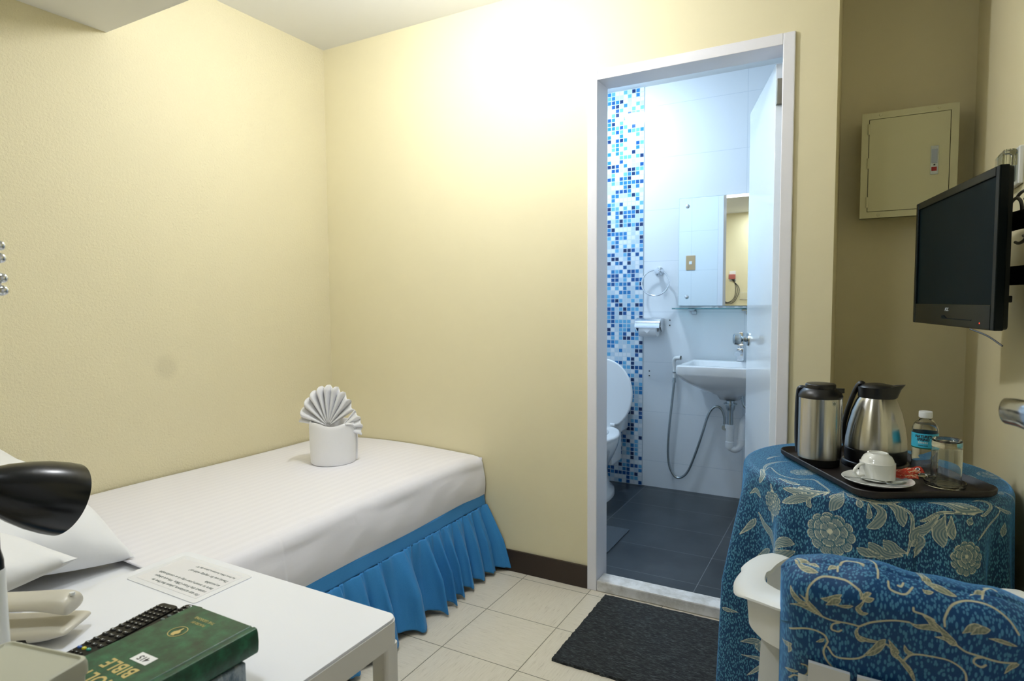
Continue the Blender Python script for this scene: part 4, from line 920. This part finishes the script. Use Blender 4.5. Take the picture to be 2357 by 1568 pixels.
# ================================================================ TRAY AND WHAT STANDS ON IT
TR = thing('serving_tray', 'dark brown rectangular non-slip tray on the blue tablecloth', 'tray', (2.488, -.485, .7525), math.radians(-60.3))
def tray():
    hx, hy = .229, .172
    def lp(dx, z): return [(x, y, z) for x, y in rrect(hx+dx, hy+dx, .05+dx, 10)]
    bm = BM(); loft(bm, [lp(-.014, 0), lp(-.006, .003), lp(0, .009), lp(.001, .019), lp(-.001, .021), lp(-.004, .019), lp(-.012, .008), lp(-.022, .0035)], cap0=True, cap1=True)
    def tm():
        q = NT('brown_rubber_tray'); c = q.coord(); n = q.noise(c, 500, 2); q.set(color=q.mix(n, (.007, .004, .004, 1), (.017, .010, .009, 1)), rough=.5); q.bump(n, .3, .0006); return q.m
    M['tray'] = tm(); obj('tray_shell', bm, 'tray', TR, True, angle=50)
tray()
ZS = .7525+.0042
def thermos():
    t = thing('vacuum_jug', 'brushed steel vacuum jug with black screw lid, left on the tray', 'vacuum jug', (2.349, -.468, ZS))
    bm = BM(); lathe(bm, [(0, 0), (.054, 0), (.056, .003), (.056, .022), (0, .022)], 48); obj('base', bm, 'black_plastic', t, True)
    bm = BM(); lathe(bm, [(.0575, .0205), (.060, .022), (.0605, .03), (.0600, .190), (.0585, .192)], 64); obj('steel_body', bm, 'steel', t, True, angle=50)
    bm = BM(); lathe(bm, [(.0605, .190), (.0612, .196), (.056, .207), (.046, .216), (.042, .2165), (.042, .213)], 48)
    prism(bm, [(.030, -.012), (.058, -.008), (.064, 0), (.058, .008), (.030, .012)], .205, .218); obj('collar', bm, 'black_plastic', t, True, angle=50)
    bm = BM(); lathe(bm, [(0, .212), (.0405, .212), (.042, .215), (.042, .226), (.039, .229), (0, .2295)], 60); obj('screw_lid', bm, 'black_plastic', t, True, angle=50)
    bm = BM(); A = math.radians(172); c_, s_ = math.cos(A), math.sin(A)
    tube(bm, [(.040*c_, .040*s_, .214), (.058*c_, .058*s_, .213), (.063*c_, .063*s_, .195), (.065*c_, .065*s_, .13), (.064*c_, .064*s_, .06), (.060*c_, .060*s_, .028)], .0085, 10, 8, flat=.7); obj('handle', bm, plain('navy_plastic', (.01, .018, .035, 1), .3), t, True)
    # small maker plate: a square mark with a round emblem over a line of tiny letters
    a = math.radians(-50)
    MM = Matrix.Rotation(a, 4, 'Z') @ Matrix.Translation((.0606, 0, .180)) @ Matrix.Rotation(PI/2, 4, 'Z') @ Matrix.Rotation(PI/2, 4, 'X')
    bm = BM(); prism(bm, [(-.0055, -.0055), (.0055, -.0055), (.0055, .0055), (-.0055, .0055)], -.0003, .0003, mtx=MM); mk = obj('maker_mark', bm, plain('pale_print', (.6, .6, .5, 1), .5), t)
    bm = BM(); lathe(bm, [(.0028, .0003), (.0038, .0003), (.0038, .0006), (.0028, .0006), (.0028, .0003)], 20, mtx=MM); prism(bm, [(-.003, .002), (-.001, -.002), (0, .001), (.001, -.002), (.003, .002), (.0, -.0005)], .0003, .0006, mtx=MM); obj('emblem', bm, 'ink', mk)
    t.scale = (.93, .93, 1)
thermos()
def kettle():
    t = thing('electric_kettle', 'tapered brushed steel electric kettle with black lid, handle and base', 'kettle', (2.487, -.408, ZS))
    bm = BM(); lathe(bm, [(0, 0), (.088, 0), (.090, .003), (.088, .012), (.082, .016), (0, .016)], 56); obj('power_base', bm, 'black_plastic', t, True, angle=50)
    bm = BM(); lathe(bm, [(0, .0165), (.080, .0165), (.0825, .020), (.0825, .050), (.080, .052), (0, .052)], 56); obj('lower_band', bm, 'black_plastic', t, True, angle=50)
    bm = BM(); lathe(bm, [(.081, .051), (.0825, .054), (.0815, .08), (.076, .115), (.066, .155), (.054, .185), (.048, .195)], 72); obj('steel_body', bm, 'steel', t, True, angle=50)
    bm = BM()
    n = 56
    def ring(r, z, sp, dz): return [((r+sp*max(0, math.cos(2*PI*i/n))**8)*math.cos(2*PI*i/n), (r)*math.sin(2*PI*i/n), z+dz*max(0, math.cos(2*PI*i/n))**4) for i in range(n)]
    loft(bm, [ring(.0475, .192, .0, 0), ring(.0495, .196, .004, 0), ring(.050, .215, .012, .004), ring(.051, .224, .022, .010), ring(.047, .222, .014, .006), ring(.040, .229, .004, 0), ring(.02, .233, 0, 0)])
    obj('lid', bm, 'black_plastic', t, True, angle=60)
    bm = BM(); tube(bm, [(-.034, 0, .228), (-.043, 0, .231), (-.053, 0, .218), (-.066, 0, .185), (-.079, 0, .14), (-.087, 0, .09), (-.079, 0, .045)], .0112, 12, 8, flat=.65); obj('handle', bm, 'black_plastic', t, True)
    t.rotation_euler[2] = math.radians(-8); t.scale = (.93, .93, .985)
kettle()
def cup():
    s = thing('saucer', 'white porcelain saucer on the tray under the upturned cup', 'saucer', (2.487, -.617, ZS))
    bm = BM(); lathe(bm, [(0, .003), (.030, .003), (.034, .0), (.038, .003), (.060, .006), (.078, .013), (.080, .0155), (.078, .0165), (.060, .0105), (.038, .007), (.034, .0065), (0, .0065)], 72); obj('dish', bm, 'cup', s, True, angle=60)
    t = thing('teacup', 'white porcelain teacup turned upside down on its saucer', 'cup', (2.487, -.603, ZS+.0115), math.radians(40))
    bm = BM(); lathe(bm, [(.0375, .0), (.0395, .0005), (.040, .003), (.0402, .040), (.0400, .0425), (.0375, .0435), (.0355, .050), (.031, .058), (.024, .063), (.023, .066), (.0205, .066), (.020, .0635), (0, .0625)], 64)
    lathe(bm, [(0, .059), (.021, .059), (.030, .053), (.0365, .040), (.0378, .004), (.0375, 0)], 64); obj('bowl', bm, 'cup', t, True, angle=55)
    bm = BM(); tube(bm, [(-.040, -.0, .040), (-.052, 0, .038), (-.064, 0, .028), (-.066, 0, .018), (-.056, 0, .009), (-.041, 0, .012)], .0048, 12, 8, flat=.75); obj('handle', bm, 'cup', t, True)
    sp = thing('teaspoon', 'steel teaspoon lying across the front of the saucer', 'spoon', (2.490, -.672, ZS+.0195), math.radians(8))
    bm = BM(); P = [(-.075, .010, .004), (-.05, .004, .0055), (-.02, .0, .006), (.012, -.001, .002)]
    tube(bm, P, lambda f: .0040-.0022*math.sin(PI*min(1, f*1.1))**.5*.8, 10, 8, flat=.4)
    n = 24; loft(bm, [[(.034+.023*k*math.cos(2*PI*i/n), .013*k*math.sin(2*PI*i/n), z+.002*math.cos(2*PI*i/n)) for i in range(n)] for k, z in ((.3, -.003), (.75, -.001), (1, .003), (.95, .0035), (.7, .0005), (.25, -.0018))]); obj('spoon_body', bm, 'dark_chrome', sp, True, angle=60)
    def sach(label, loc, rz, tilt, l=.075):
        q = thing('coffee_sachet', label, 'sachet', loc, (math.radians(tilt[0]), math.radians(tilt[1]), rz), 'stick sachets behind the cup')
        n = 26; P = np.zeros((n, 9, 3))
        for i in range(n):
            for j in range(9):
                f = i/(n-1); g = j/8*2-1; P[i, j] = ((f-.5)*l, g*.0105, .0035*(1-g*g)*min(1, 6*f, 6*(1-f))+.0012*math.sin(f*20+g*3))
        def sm():
            u = NT('red_foil_sachet'); c = u.coord(); u.set(color=u.ramp(u.noise(u.mapping(c, (60, 160, 60)), 1, 3, .7), [(.42, (.38, .02, .012)), (.56, (.45, .05, .02)), (.60, (.65, .50, .30)), (.66, (.30, .02, .01))]), rough=.25); return u.m
        if 'sachet' not in M: M['sachet'] = sm()
        a = grid_mesh('wrapper', P, 'sachet', q, thick=.0012)
        if l < .07: return
        bm = BM(); lathe(bm, [(0, 0), (.0055, 0), (.0055, .0004), (0, .0004)], 20, mtx=Matrix.Translation((l*.33, 0, .0040)) @ Matrix.Diagonal((1, .75, 1, 1))); e = obj('oval_print', bm, 'paper', a)
        bm = BM(); lathe(bm, [(0, .0004), (.0036, .0004), (.0036, .0008), (0, .0008)], 20, mtx=Matrix.Translation((l*.33, 0, .0040)) @ Matrix.Diagonal((1, .7, 1, 1))); obj('dark_centre', bm, 'gap', e)
    sach('red coffee stick sachet propped highest behind the cup, pointing at the bottle', (2.552, -.575, ZS+.030), math.radians(22), (35, -10))
    sach('red and cream stick sachet resting on the saucer rim under the other sachet', (2.545, -.583, ZS+.0215), math.radians(12), (30, -2), .062)
cup()
def bottle():
    t = thing('water_bottle', 'small clear water bottle with blue label and white cap, right on the tray', 'bottle', (2.596, -.475, ZS))
    prof = [(0, .004), (.018, .001), (.026, 0), (.0295, .004), (.0305, .012), (.0290, .02), (.0305, .03), (.0285, .036), (.0285, .042), (.0298, .05), (.0285, .056), (.0295, .064), (.0285, .070), (.0292, .078), (.0292, .117), (.0300, .121), (.0290, .128), (.025, .138), (.019, .146), (.0145, .150), (.0130, .153), (.0130, .160)]
    bm = BM(); lathe(bm, prof+[(r-.0007 if r > .001 else 0, z+.0007) for r, z in prof[::-1]], 48)
    obj('clear_body', bm, 'pet', t, True, angle=60)
    bm = BM(); wp = [(max(0, r-.0010), z+.0011) for r, z in prof[:18]]; lathe(bm, wp+[(0, wp[-1][1])], 40); obj('water', bm, 'water', t, True, angle=60)
    bm = BM(); lathe(bm, [(0, .171), (.0145, .171), (.0155, .169), (.0155, .156), (.014, .1545)], 40); obj('cap', bm, 'white_pvc', t, True, angle=50)
    bm = BM(); lathe(bm, [(.0299, .079), (.0299, .116)], 64); lb = obj('label', bm, plain('sky_blue_label', (.05, .50, .74, 1), .35), t, True)
    bm = BM(); lathe(bm, [(.03005, .0765), (.03005, .0795)], 64); obj('label_band', bm, plain('dark_green_band', (.005, .10, .06, 1), .4), lb, True)
    A0 = math.radians(-103)
    def bend(rr, z): return lambda co: Vector(((rr+co.z)*math.cos(A0+co.x/rr), (rr+co.z)*math.sin(A0+co.x/rr), z+co.y))
    I = Matrix.Identity(4)
    M['label_ink'] = plain('label_ink', (.02, .03, .05, 1), .5); M['label_pale'] = plain('label_pale', (.65, .72, .70, 1), .5)
    text('label_print', "NATURE'S", .0092, 'label_ink', lb, I, 'CENTER', .0001, .25, .92, .0004, bend(.0302, .1085))
    text('label_print', 'SPRING', .0092, 'label_ink', lb, I, 'CENTER', .0001, .25, .92, .0004, bend(.0302, .1005))
    text('label_print', 'DRINKING WATER', .0026, 'label_ink', lb, I, 'CENTER', .0001, 0, 1, .0001, bend(.0302, .0850))
    for k in range(6):
        bm = BM()
        for dz in (0, .0016): 
            a = A0+(-.0095+k*.0038)/.0302; vs = []
            for da in (-.045, .045): vs += [Vector((.0302*math.cos(a+da), .0302*math.sin(a+da), .0905+dz*1.7)), Vector((.0302*math.cos(a+da), .0302*math.sin(a+da), .0922+dz*1.7))]
            bm.faces.new([bm.verts.new(v) for v in (vs[0], vs[2], vs[3], vs[1])])
        obj('label_block', bm, 'label_pale', lb)
bottle()
def tumbler():
    c = thing('glass_coaster', 'shallow round glass dish under the upturned tumbler', 'dish', (2.633, -.560, ZS))
    bm = BM(); lathe(bm, [(0, 0), (.039, 0), (.043, .003), (.045, .012), (.044, .0135), (.0415, .0125), (.0395, .006), (.035, .0045), (0, .0045)], 72); obj('dish', bm, 'glass', c, True, angle=50)
    t = thing('glass_tumbler', 'clear glass tumbler turned upside down beside the water bottle', 'glass', (2.635, -.556, ZS+.0050))
    bm = BM(); lathe(bm, [(0, .1055), (.024, .106), (.027, .111), (.0305, .113), (.0318, .111), (.0322, .100), (.0322, .001), (.0315, 0), (.0308, .001), (.0304, .088), (.028, .0935), (0, .095)], 72); obj('glass_body', bm, 'glass', t, True, angle=50)
tumbler()

# ================================================================ CHAIR
CHX, CHY, CHR = 2.508, -1.125, math.radians(4.5)
def back_y(u, z): return -.175-.10*(z-.42)/.4-.03*(1-(u/.19)**2)
def chair():
    t = thing('armchair', 'white moulded plastic armchair with its back to the camera at the round table', 'chair', (CHX, CHY, 0), CHR)
    for k in range(5):
        u = -.126+.0615*k; w_ = .0262; bm = BM()
        loft(bm, [[(u-w_, back_y(u-w_, z)-.036, z), (u+w_, back_y(u+w_, z)-.036, z), (u+w_, back_y(u+w_, z)-.029, z), (u-w_, back_y(u-w_, z)-.029, z)] for z in np.linspace(.40, .694, 8)]); obj('back_slat', bm, 'white_plastic', t, True, angle=30)
    bm = BM(); us = np.linspace(-.165, .165, 20)
    loft(bm, [[(u, back_y(u, .78)+.010+.0*u, .60), (u, back_y(u, .78)+.010, .735+.030*(1-(u/.19)**2)), (u, back_y(u, .78)+.025, .735+.030*(1-(u/.19)**2)), (u, back_y(u, .78)+.025, .60)] for u in us]); obj('back_rail', bm, 'white_plastic', t, True)
    bm = BM(); loft(bm, [[(x, y+.02, z) for x, y in rrect(.205, .20, .05, 6)] for z in (.415, .432)]); obj('seat', bm, 'white_plastic', t)
    C0 = [(.152, -.238, .752), (.190, -.200, .742), (.222, -.140, .722), (.243, -.050, .700), (.228, .070, .684), (.200, .165, .668), (.188, .190, .640)]
    cl = catmull(C0, 6); n = len(cl)
    for s in (-1, 1):
        L = []; Wb = []
        for i, p in enumerate(cl):
            a, b = cl[max(0, i-1)], cl[min(n-1, i+1)]; d = Vector((b.x-a.x, b.y-a.y)).normalized(); nx, ny = d.y, -d.x
            if nx < 0: nx, ny = -nx, -ny
            f = i/(n-1); hw = .020+.008*math.sin(PI*min(1, f*1.6)) if f < .6 else .026-.004*(f-.6)
            lip = .009+.012*math.exp(-((f-.45)/.12)**2)
            sec = [(-hw, -.004), (-hw+.002, .002), (-hw*.3, .004), (hw*.5, .003), (hw*.95, -.002), (hw*1.25, -lip*.6), (hw*1.25, -lip), (hw*1.1, -lip*1.1), (hw*.8, -.008), (hw*.2, -.004)]
            L.append([(s*(p.x+o*nx), p.y+o*ny, p.z+dz) for o, dz in sec])
            if f <= .5:
                h_ = .088-.02*f; Wb.append([(s*(p.x+o*nx), p.y+o*ny, z_) for o, z_ in ((.004, p.z-.003), (.010, p.z-.003), (.004, p.z-h_), (-.002, p.z-h_))])
        bm = BM(); loft(bm, L); obj('armrest', bm, 'white_plastic', t, True, angle=60)
        bm = BM(); loft(bm, Wb); obj('arm_web', bm, 'white_plastic', t, True, angle=60)
        bm = BM(); loft(bm, [[(s*(.200+dx+.03*(1-z/.63)), -.150+dy-.05*(1-z/.63), z) for dx, dy in ((-.020, -.006), (.022, .012), (.018, .022), (-.024, .004))] for z in (0, .3, .635)])
        loft(bm, [[(s*(.196+dx+.03*(1-z/.63)), -.150+dy-.05*(1-z/.63), z) for dx, dy in ((-.022, .0), (-.014, .003), (-.028, .035), (-.036, .032))] for z in (0, .3, .635)]); obj('leg', bm, 'white_plastic', t)
        bm = BM(); loft(bm, [[(s*(.205+dx+.02*(1-z/.65)), .165+dy+.03*(1-z/.65), z) for dx, dy in ((-.018, -.022), (.016, -.018), (.016, .016), (-.018, .020))] for z in (0, .3, .655)]); obj('leg', bm, 'white_plastic', t)
    return t
chair()
CST = [([(-0.156, 0.263), (-0.155, 0.282), (-0.143, 0.298), (-0.129, 0.303), (-0.11, 0.301), (-0.098, 0.292), (-0.093, 0.287)], 0.0021, False), ([(-0.093, 0.289), (-0.089, 0.279), (-0.083, 0.276), (-0.076, 0.279)], 0.0028, True), ([(-0.085, 0.279), (-0.091, 0.267), (-0.094, 0.261), (-0.089, 0.255), (-0.082, 0.257)], 0.0024, True), ([(-0.178, 0.285), (-0.175, 0.272), (-0.166, 0.258), (-0.156, 0.257)], 0.0026, True), ([(-0.178, 0.252), (-0.164, 0.251), (-0.151, 0.249), (-0.141, 0.244)], 0.0026, True), ([(-0.166, 0.27), (-0.155, 0.26), (-0.144, 0.249), (-0.135, 0.241)], 0.0022, True), ([(-0.157, 0.273), (-0.156, 0.257), (-0.144, 0.247), (-0.13, 0.24), (-0.115, 0.236), (-0.091, 0.234)], 0.0021, False), ([(-0.115, 0.234), (-0.123, 0.231), (-0.124, 0.222), (-0.116, 0.219), (-0.112, 0.222)], 0.0021, False), ([(-0.091, 0.234), (-0.076, 0.246), (-0.055, 0.254), (-0.035, 0.255)], 0.0021, False), ([(-0.091, 0.234), (-0.094, 0.224), (-0.089, 0.214), (-0.079, 0.217)], 0.0021, True), ([(-0.093, 0.221), (-0.082, 0.216), (-0.067, 0.216)], 0.0021, True), ([(-0.139, 0.272), (-0.128, 0.273), (-0.114, 0.281)], 0.0033, True), ([(-0.132, 0.264), (-0.123, 0.27), (-0.115, 0.275)], 0.0039, True), ([(-0.123, 0.266), (-0.109, 0.263), (-0.1, 0.264)], 0.0021, True), ([(-0.178, 0.204), (-0.162, 0.214), (-0.146, 0.217), (-0.133, 0.211), (-0.128, 0.2)], 0.0021, False), ([(-0.128, 0.2), (-0.133, 0.183), (-0.129, 0.168), (-0.119, 0.156)], 0.0021, False), ([(-0.128, 0.191), (-0.119, 0.178), (-0.103, 0.18), (-0.088, 0.186), (-0.078, 0.195)], 0.0021, False), ([(-0.083, 0.191), (-0.073, 0.198), (-0.06, 0.214)], 0.0043, True), ([(-0.079, 0.194), (-0.067, 0.211), (-0.06, 0.221)], 0.0033, True), ([(-0.06, 0.214), (-0.051, 0.207), (-0.047, 0.197), (-0.037, 0.191)], 0.0028, True), ([(-0.056, 0.221), (-0.049, 0.207), (-0.043, 0.201)], 0.0026, True), ([(-0.037, 0.191), (-0.03, 0.183), (-0.022, 0.165)], 0.0022, True), ([(-0.049, 0.197), (-0.037, 0.189), (-0.026, 0.174)], 0.0024, True), ([(-0.038, 0.217), (-0.034, 0.208), (-0.026, 0.208)], 0.0026, True), ([(-0.037, 0.192), (-0.029, 0.206), (-0.013, 0.214), (0.008, 0.217), (0.024, 0.211), (0.031, 0.204), (0.033, 0.194)], 0.0021, False), ([(-0.035, 0.255), (-0.025, 0.252), (-0.01, 0.258), (0.004, 0.258)], 0.0028, True), ([(-0.02, 0.27), (-0.011, 0.266), (-0.001, 0.257)], 0.0033, True), ([(-0.031, 0.278), (-0.03, 0.273), (-0.02, 0.272), (-0.008, 0.27)], 0.0021, False), ([(-0.011, 0.269), (0.003, 0.258), (0.013, 0.247), (0.019, 0.243)], 0.0037, True), ([(-0.006, 0.247), (0.006, 0.249), (0.019, 0.243)], 0.0021, True), ([(0.004, 0.267), (0.004, 0.279), (0.013, 0.298), (0.029, 0.309), (0.046, 0.309), (0.062, 0.303), (0.075, 0.294), (0.083, 0.282)], 0.0021, False), ([(0.019, 0.243), (0.03, 0.236), (0.048, 0.236), (0.066, 0.237), (0.084, 0.24)], 0.0021, False), ([(0.048, 0.236), (0.04, 0.231), (0.039, 0.224), (0.047, 0.222), (0.052, 0.227)], 0.0021, False), ([(0.024, 0.264), (0.033, 0.273), (0.044, 0.278)], 0.0043, True), ([(0.033, 0.264), (0.042, 0.272), (0.052, 0.276)], 0.0039, True), ([(0.052, 0.264), (0.064, 0.266), (0.082, 0.266)], 0.0021, True), ([(-0.173, 0.333), (-0.164, 0.315), (-0.155, 0.309), (-0.143, 0.306)], 0.0037, True), ([(-0.171, 0.336), (-0.16, 0.326), (-0.141, 0.314)], 0.0028, True), ([(-0.118, 0.312), (-0.116, 0.323), (-0.107, 0.332), (-0.096, 0.332), (-0.085, 0.327)], 0.0021, False), ([(-0.13, 0.312), (-0.125, 0.317), (-0.118, 0.318)], 0.0024, True), ([(-0.082, 0.35), (-0.071, 0.332), (-0.069, 0.318), (-0.07, 0.306)], 0.0021, False), ([(-0.02, 0.351), (-0.016, 0.336), (-0.006, 0.318), (0.006, 0.314), (0.019, 0.312)], 0.0043, True), ([(-0.016, 0.361), (-0.012, 0.321), (-0.001, 0.317)], 0.0028, True), ([(-0.058, 0.306), (-0.057, 0.297), (-0.048, 0.294), (-0.038, 0.295), (-0.03, 0.306)], 0.0021, False), ([(-0.047, 0.304), (-0.043, 0.304), (-0.04, 0.31)], 0.0021, False), ([(-0.019, 0.306), (-0.015, 0.303), (-0.007, 0.306)], 0.0022, True), ([(0.055, 0.336), (0.064, 0.338), (0.069, 0.333)], 0.0021, False), ([(0.035, 0.318), (0.046, 0.327), (0.052, 0.327)], 0.0022, True), ([(0.048, 0.315), (0.053, 0.329), (0.06, 0.336)], 0.0021, False), ([(-0.177, 0.117), (-0.17, 0.126), (-0.16, 0.126), (-0.152, 0.135), (-0.153, 0.148), (-0.161, 0.151)], 0.0021, False), ([(-0.183, 0.129), (-0.177, 0.131), (-0.165, 0.135)], 0.0021, True), ([(-0.188, 0.174), (-0.183, 0.173), (-0.175, 0.18)], 0.0026, True), ([(-0.179, 0.161), (-0.177, 0.17), (-0.179, 0.177)], 0.0021, True), ([(-0.143, 0.197), (-0.137, 0.2), (-0.133, 0.204)], 0.0021, True), ([(0.073, 0.222), (0.079, 0.233), (0.087, 0.239)], 0.0026, True), ([(-0.092, 0.275), (-0.085, 0.282), (-0.079, 0.285)], 0.0021, True)]
def cover_surface(us, ss):
    U, S = np.meshgrid(us, ss, indexing='ij'); H = .192; R = .042
    lift = .050*(1-(np.abs(U+.06)/.235)**2); ztop = .756+lift
    yb = lambda z: -.175-.10*(z-.42)/.4-.03*(1-(U/.19)**2)-.022
    zrear = ztop-(.27-S)
    a = np.clip((S-.27)/R, 0, PI)
    Z = np.where(S < .27, zrear, ztop+R*.95*np.sin(a)); Y = np.where(S < .27, yb(zrear), yb(ztop)+R*1.15*(1-np.cos(a)))
    f = S > .27+PI*R; Z = np.where(f, ztop-(S-.27-PI*R), Z); Y = np.where(f, yb(ztop)+2*R*1.15+.10*(S-.27-PI*R), Y)
    e = np.clip((np.abs(U)-(H-.03))/.03, 0, 1); ym = yb(np.minimum(Z, ztop))+R*1.15
    Y = Y+(ym-Y)*(1-np.sqrt(np.clip(1-e**2, 0, 1)))*.98; Z = Z-.018*e**2*(S > .22)
    Z = Z+.0022*np.sin(U*38+S*14)*np.clip(S/.2, 0, 1)+.0015*np.sin(U*91-S*33)
    Y = Y+.0018*np.sin(U*27+S*50); Z = Z-.004*np.exp(-((S-.325)/.0022)**2)
    return U, S, np.stack([U, Y, Z], -1)
def chair_cover():
    t = thing('chair_cover', 'blue padded cover with gold scroll pattern over the back of the plastic armchair', 'chair cover', (CHX, CHY, .60), CHR)
    us = np.linspace(-.192, .192, 300); ss = np.concatenate([np.arange(0, .27, .0015), np.arange(.27, .27+PI*.042, .0015), np.arange(.27+PI*.042, .27+PI*.042+.22, .006)])
    U, S, P = cover_surface(us, ss); P[..., 2] -= .60
    Fm = np.zeros_like(U); T_ = np.zeros_like(U)
    for p, hw, leaf in CST: draw_stroke(Fm, T_, U, S, p, hw, leaf)
    grid_mesh('padded_fabric', P, 'cover', t, attr={'motif': Fm, 'tone': T_})
chair_cover()
bpy.context.view_layer.update()
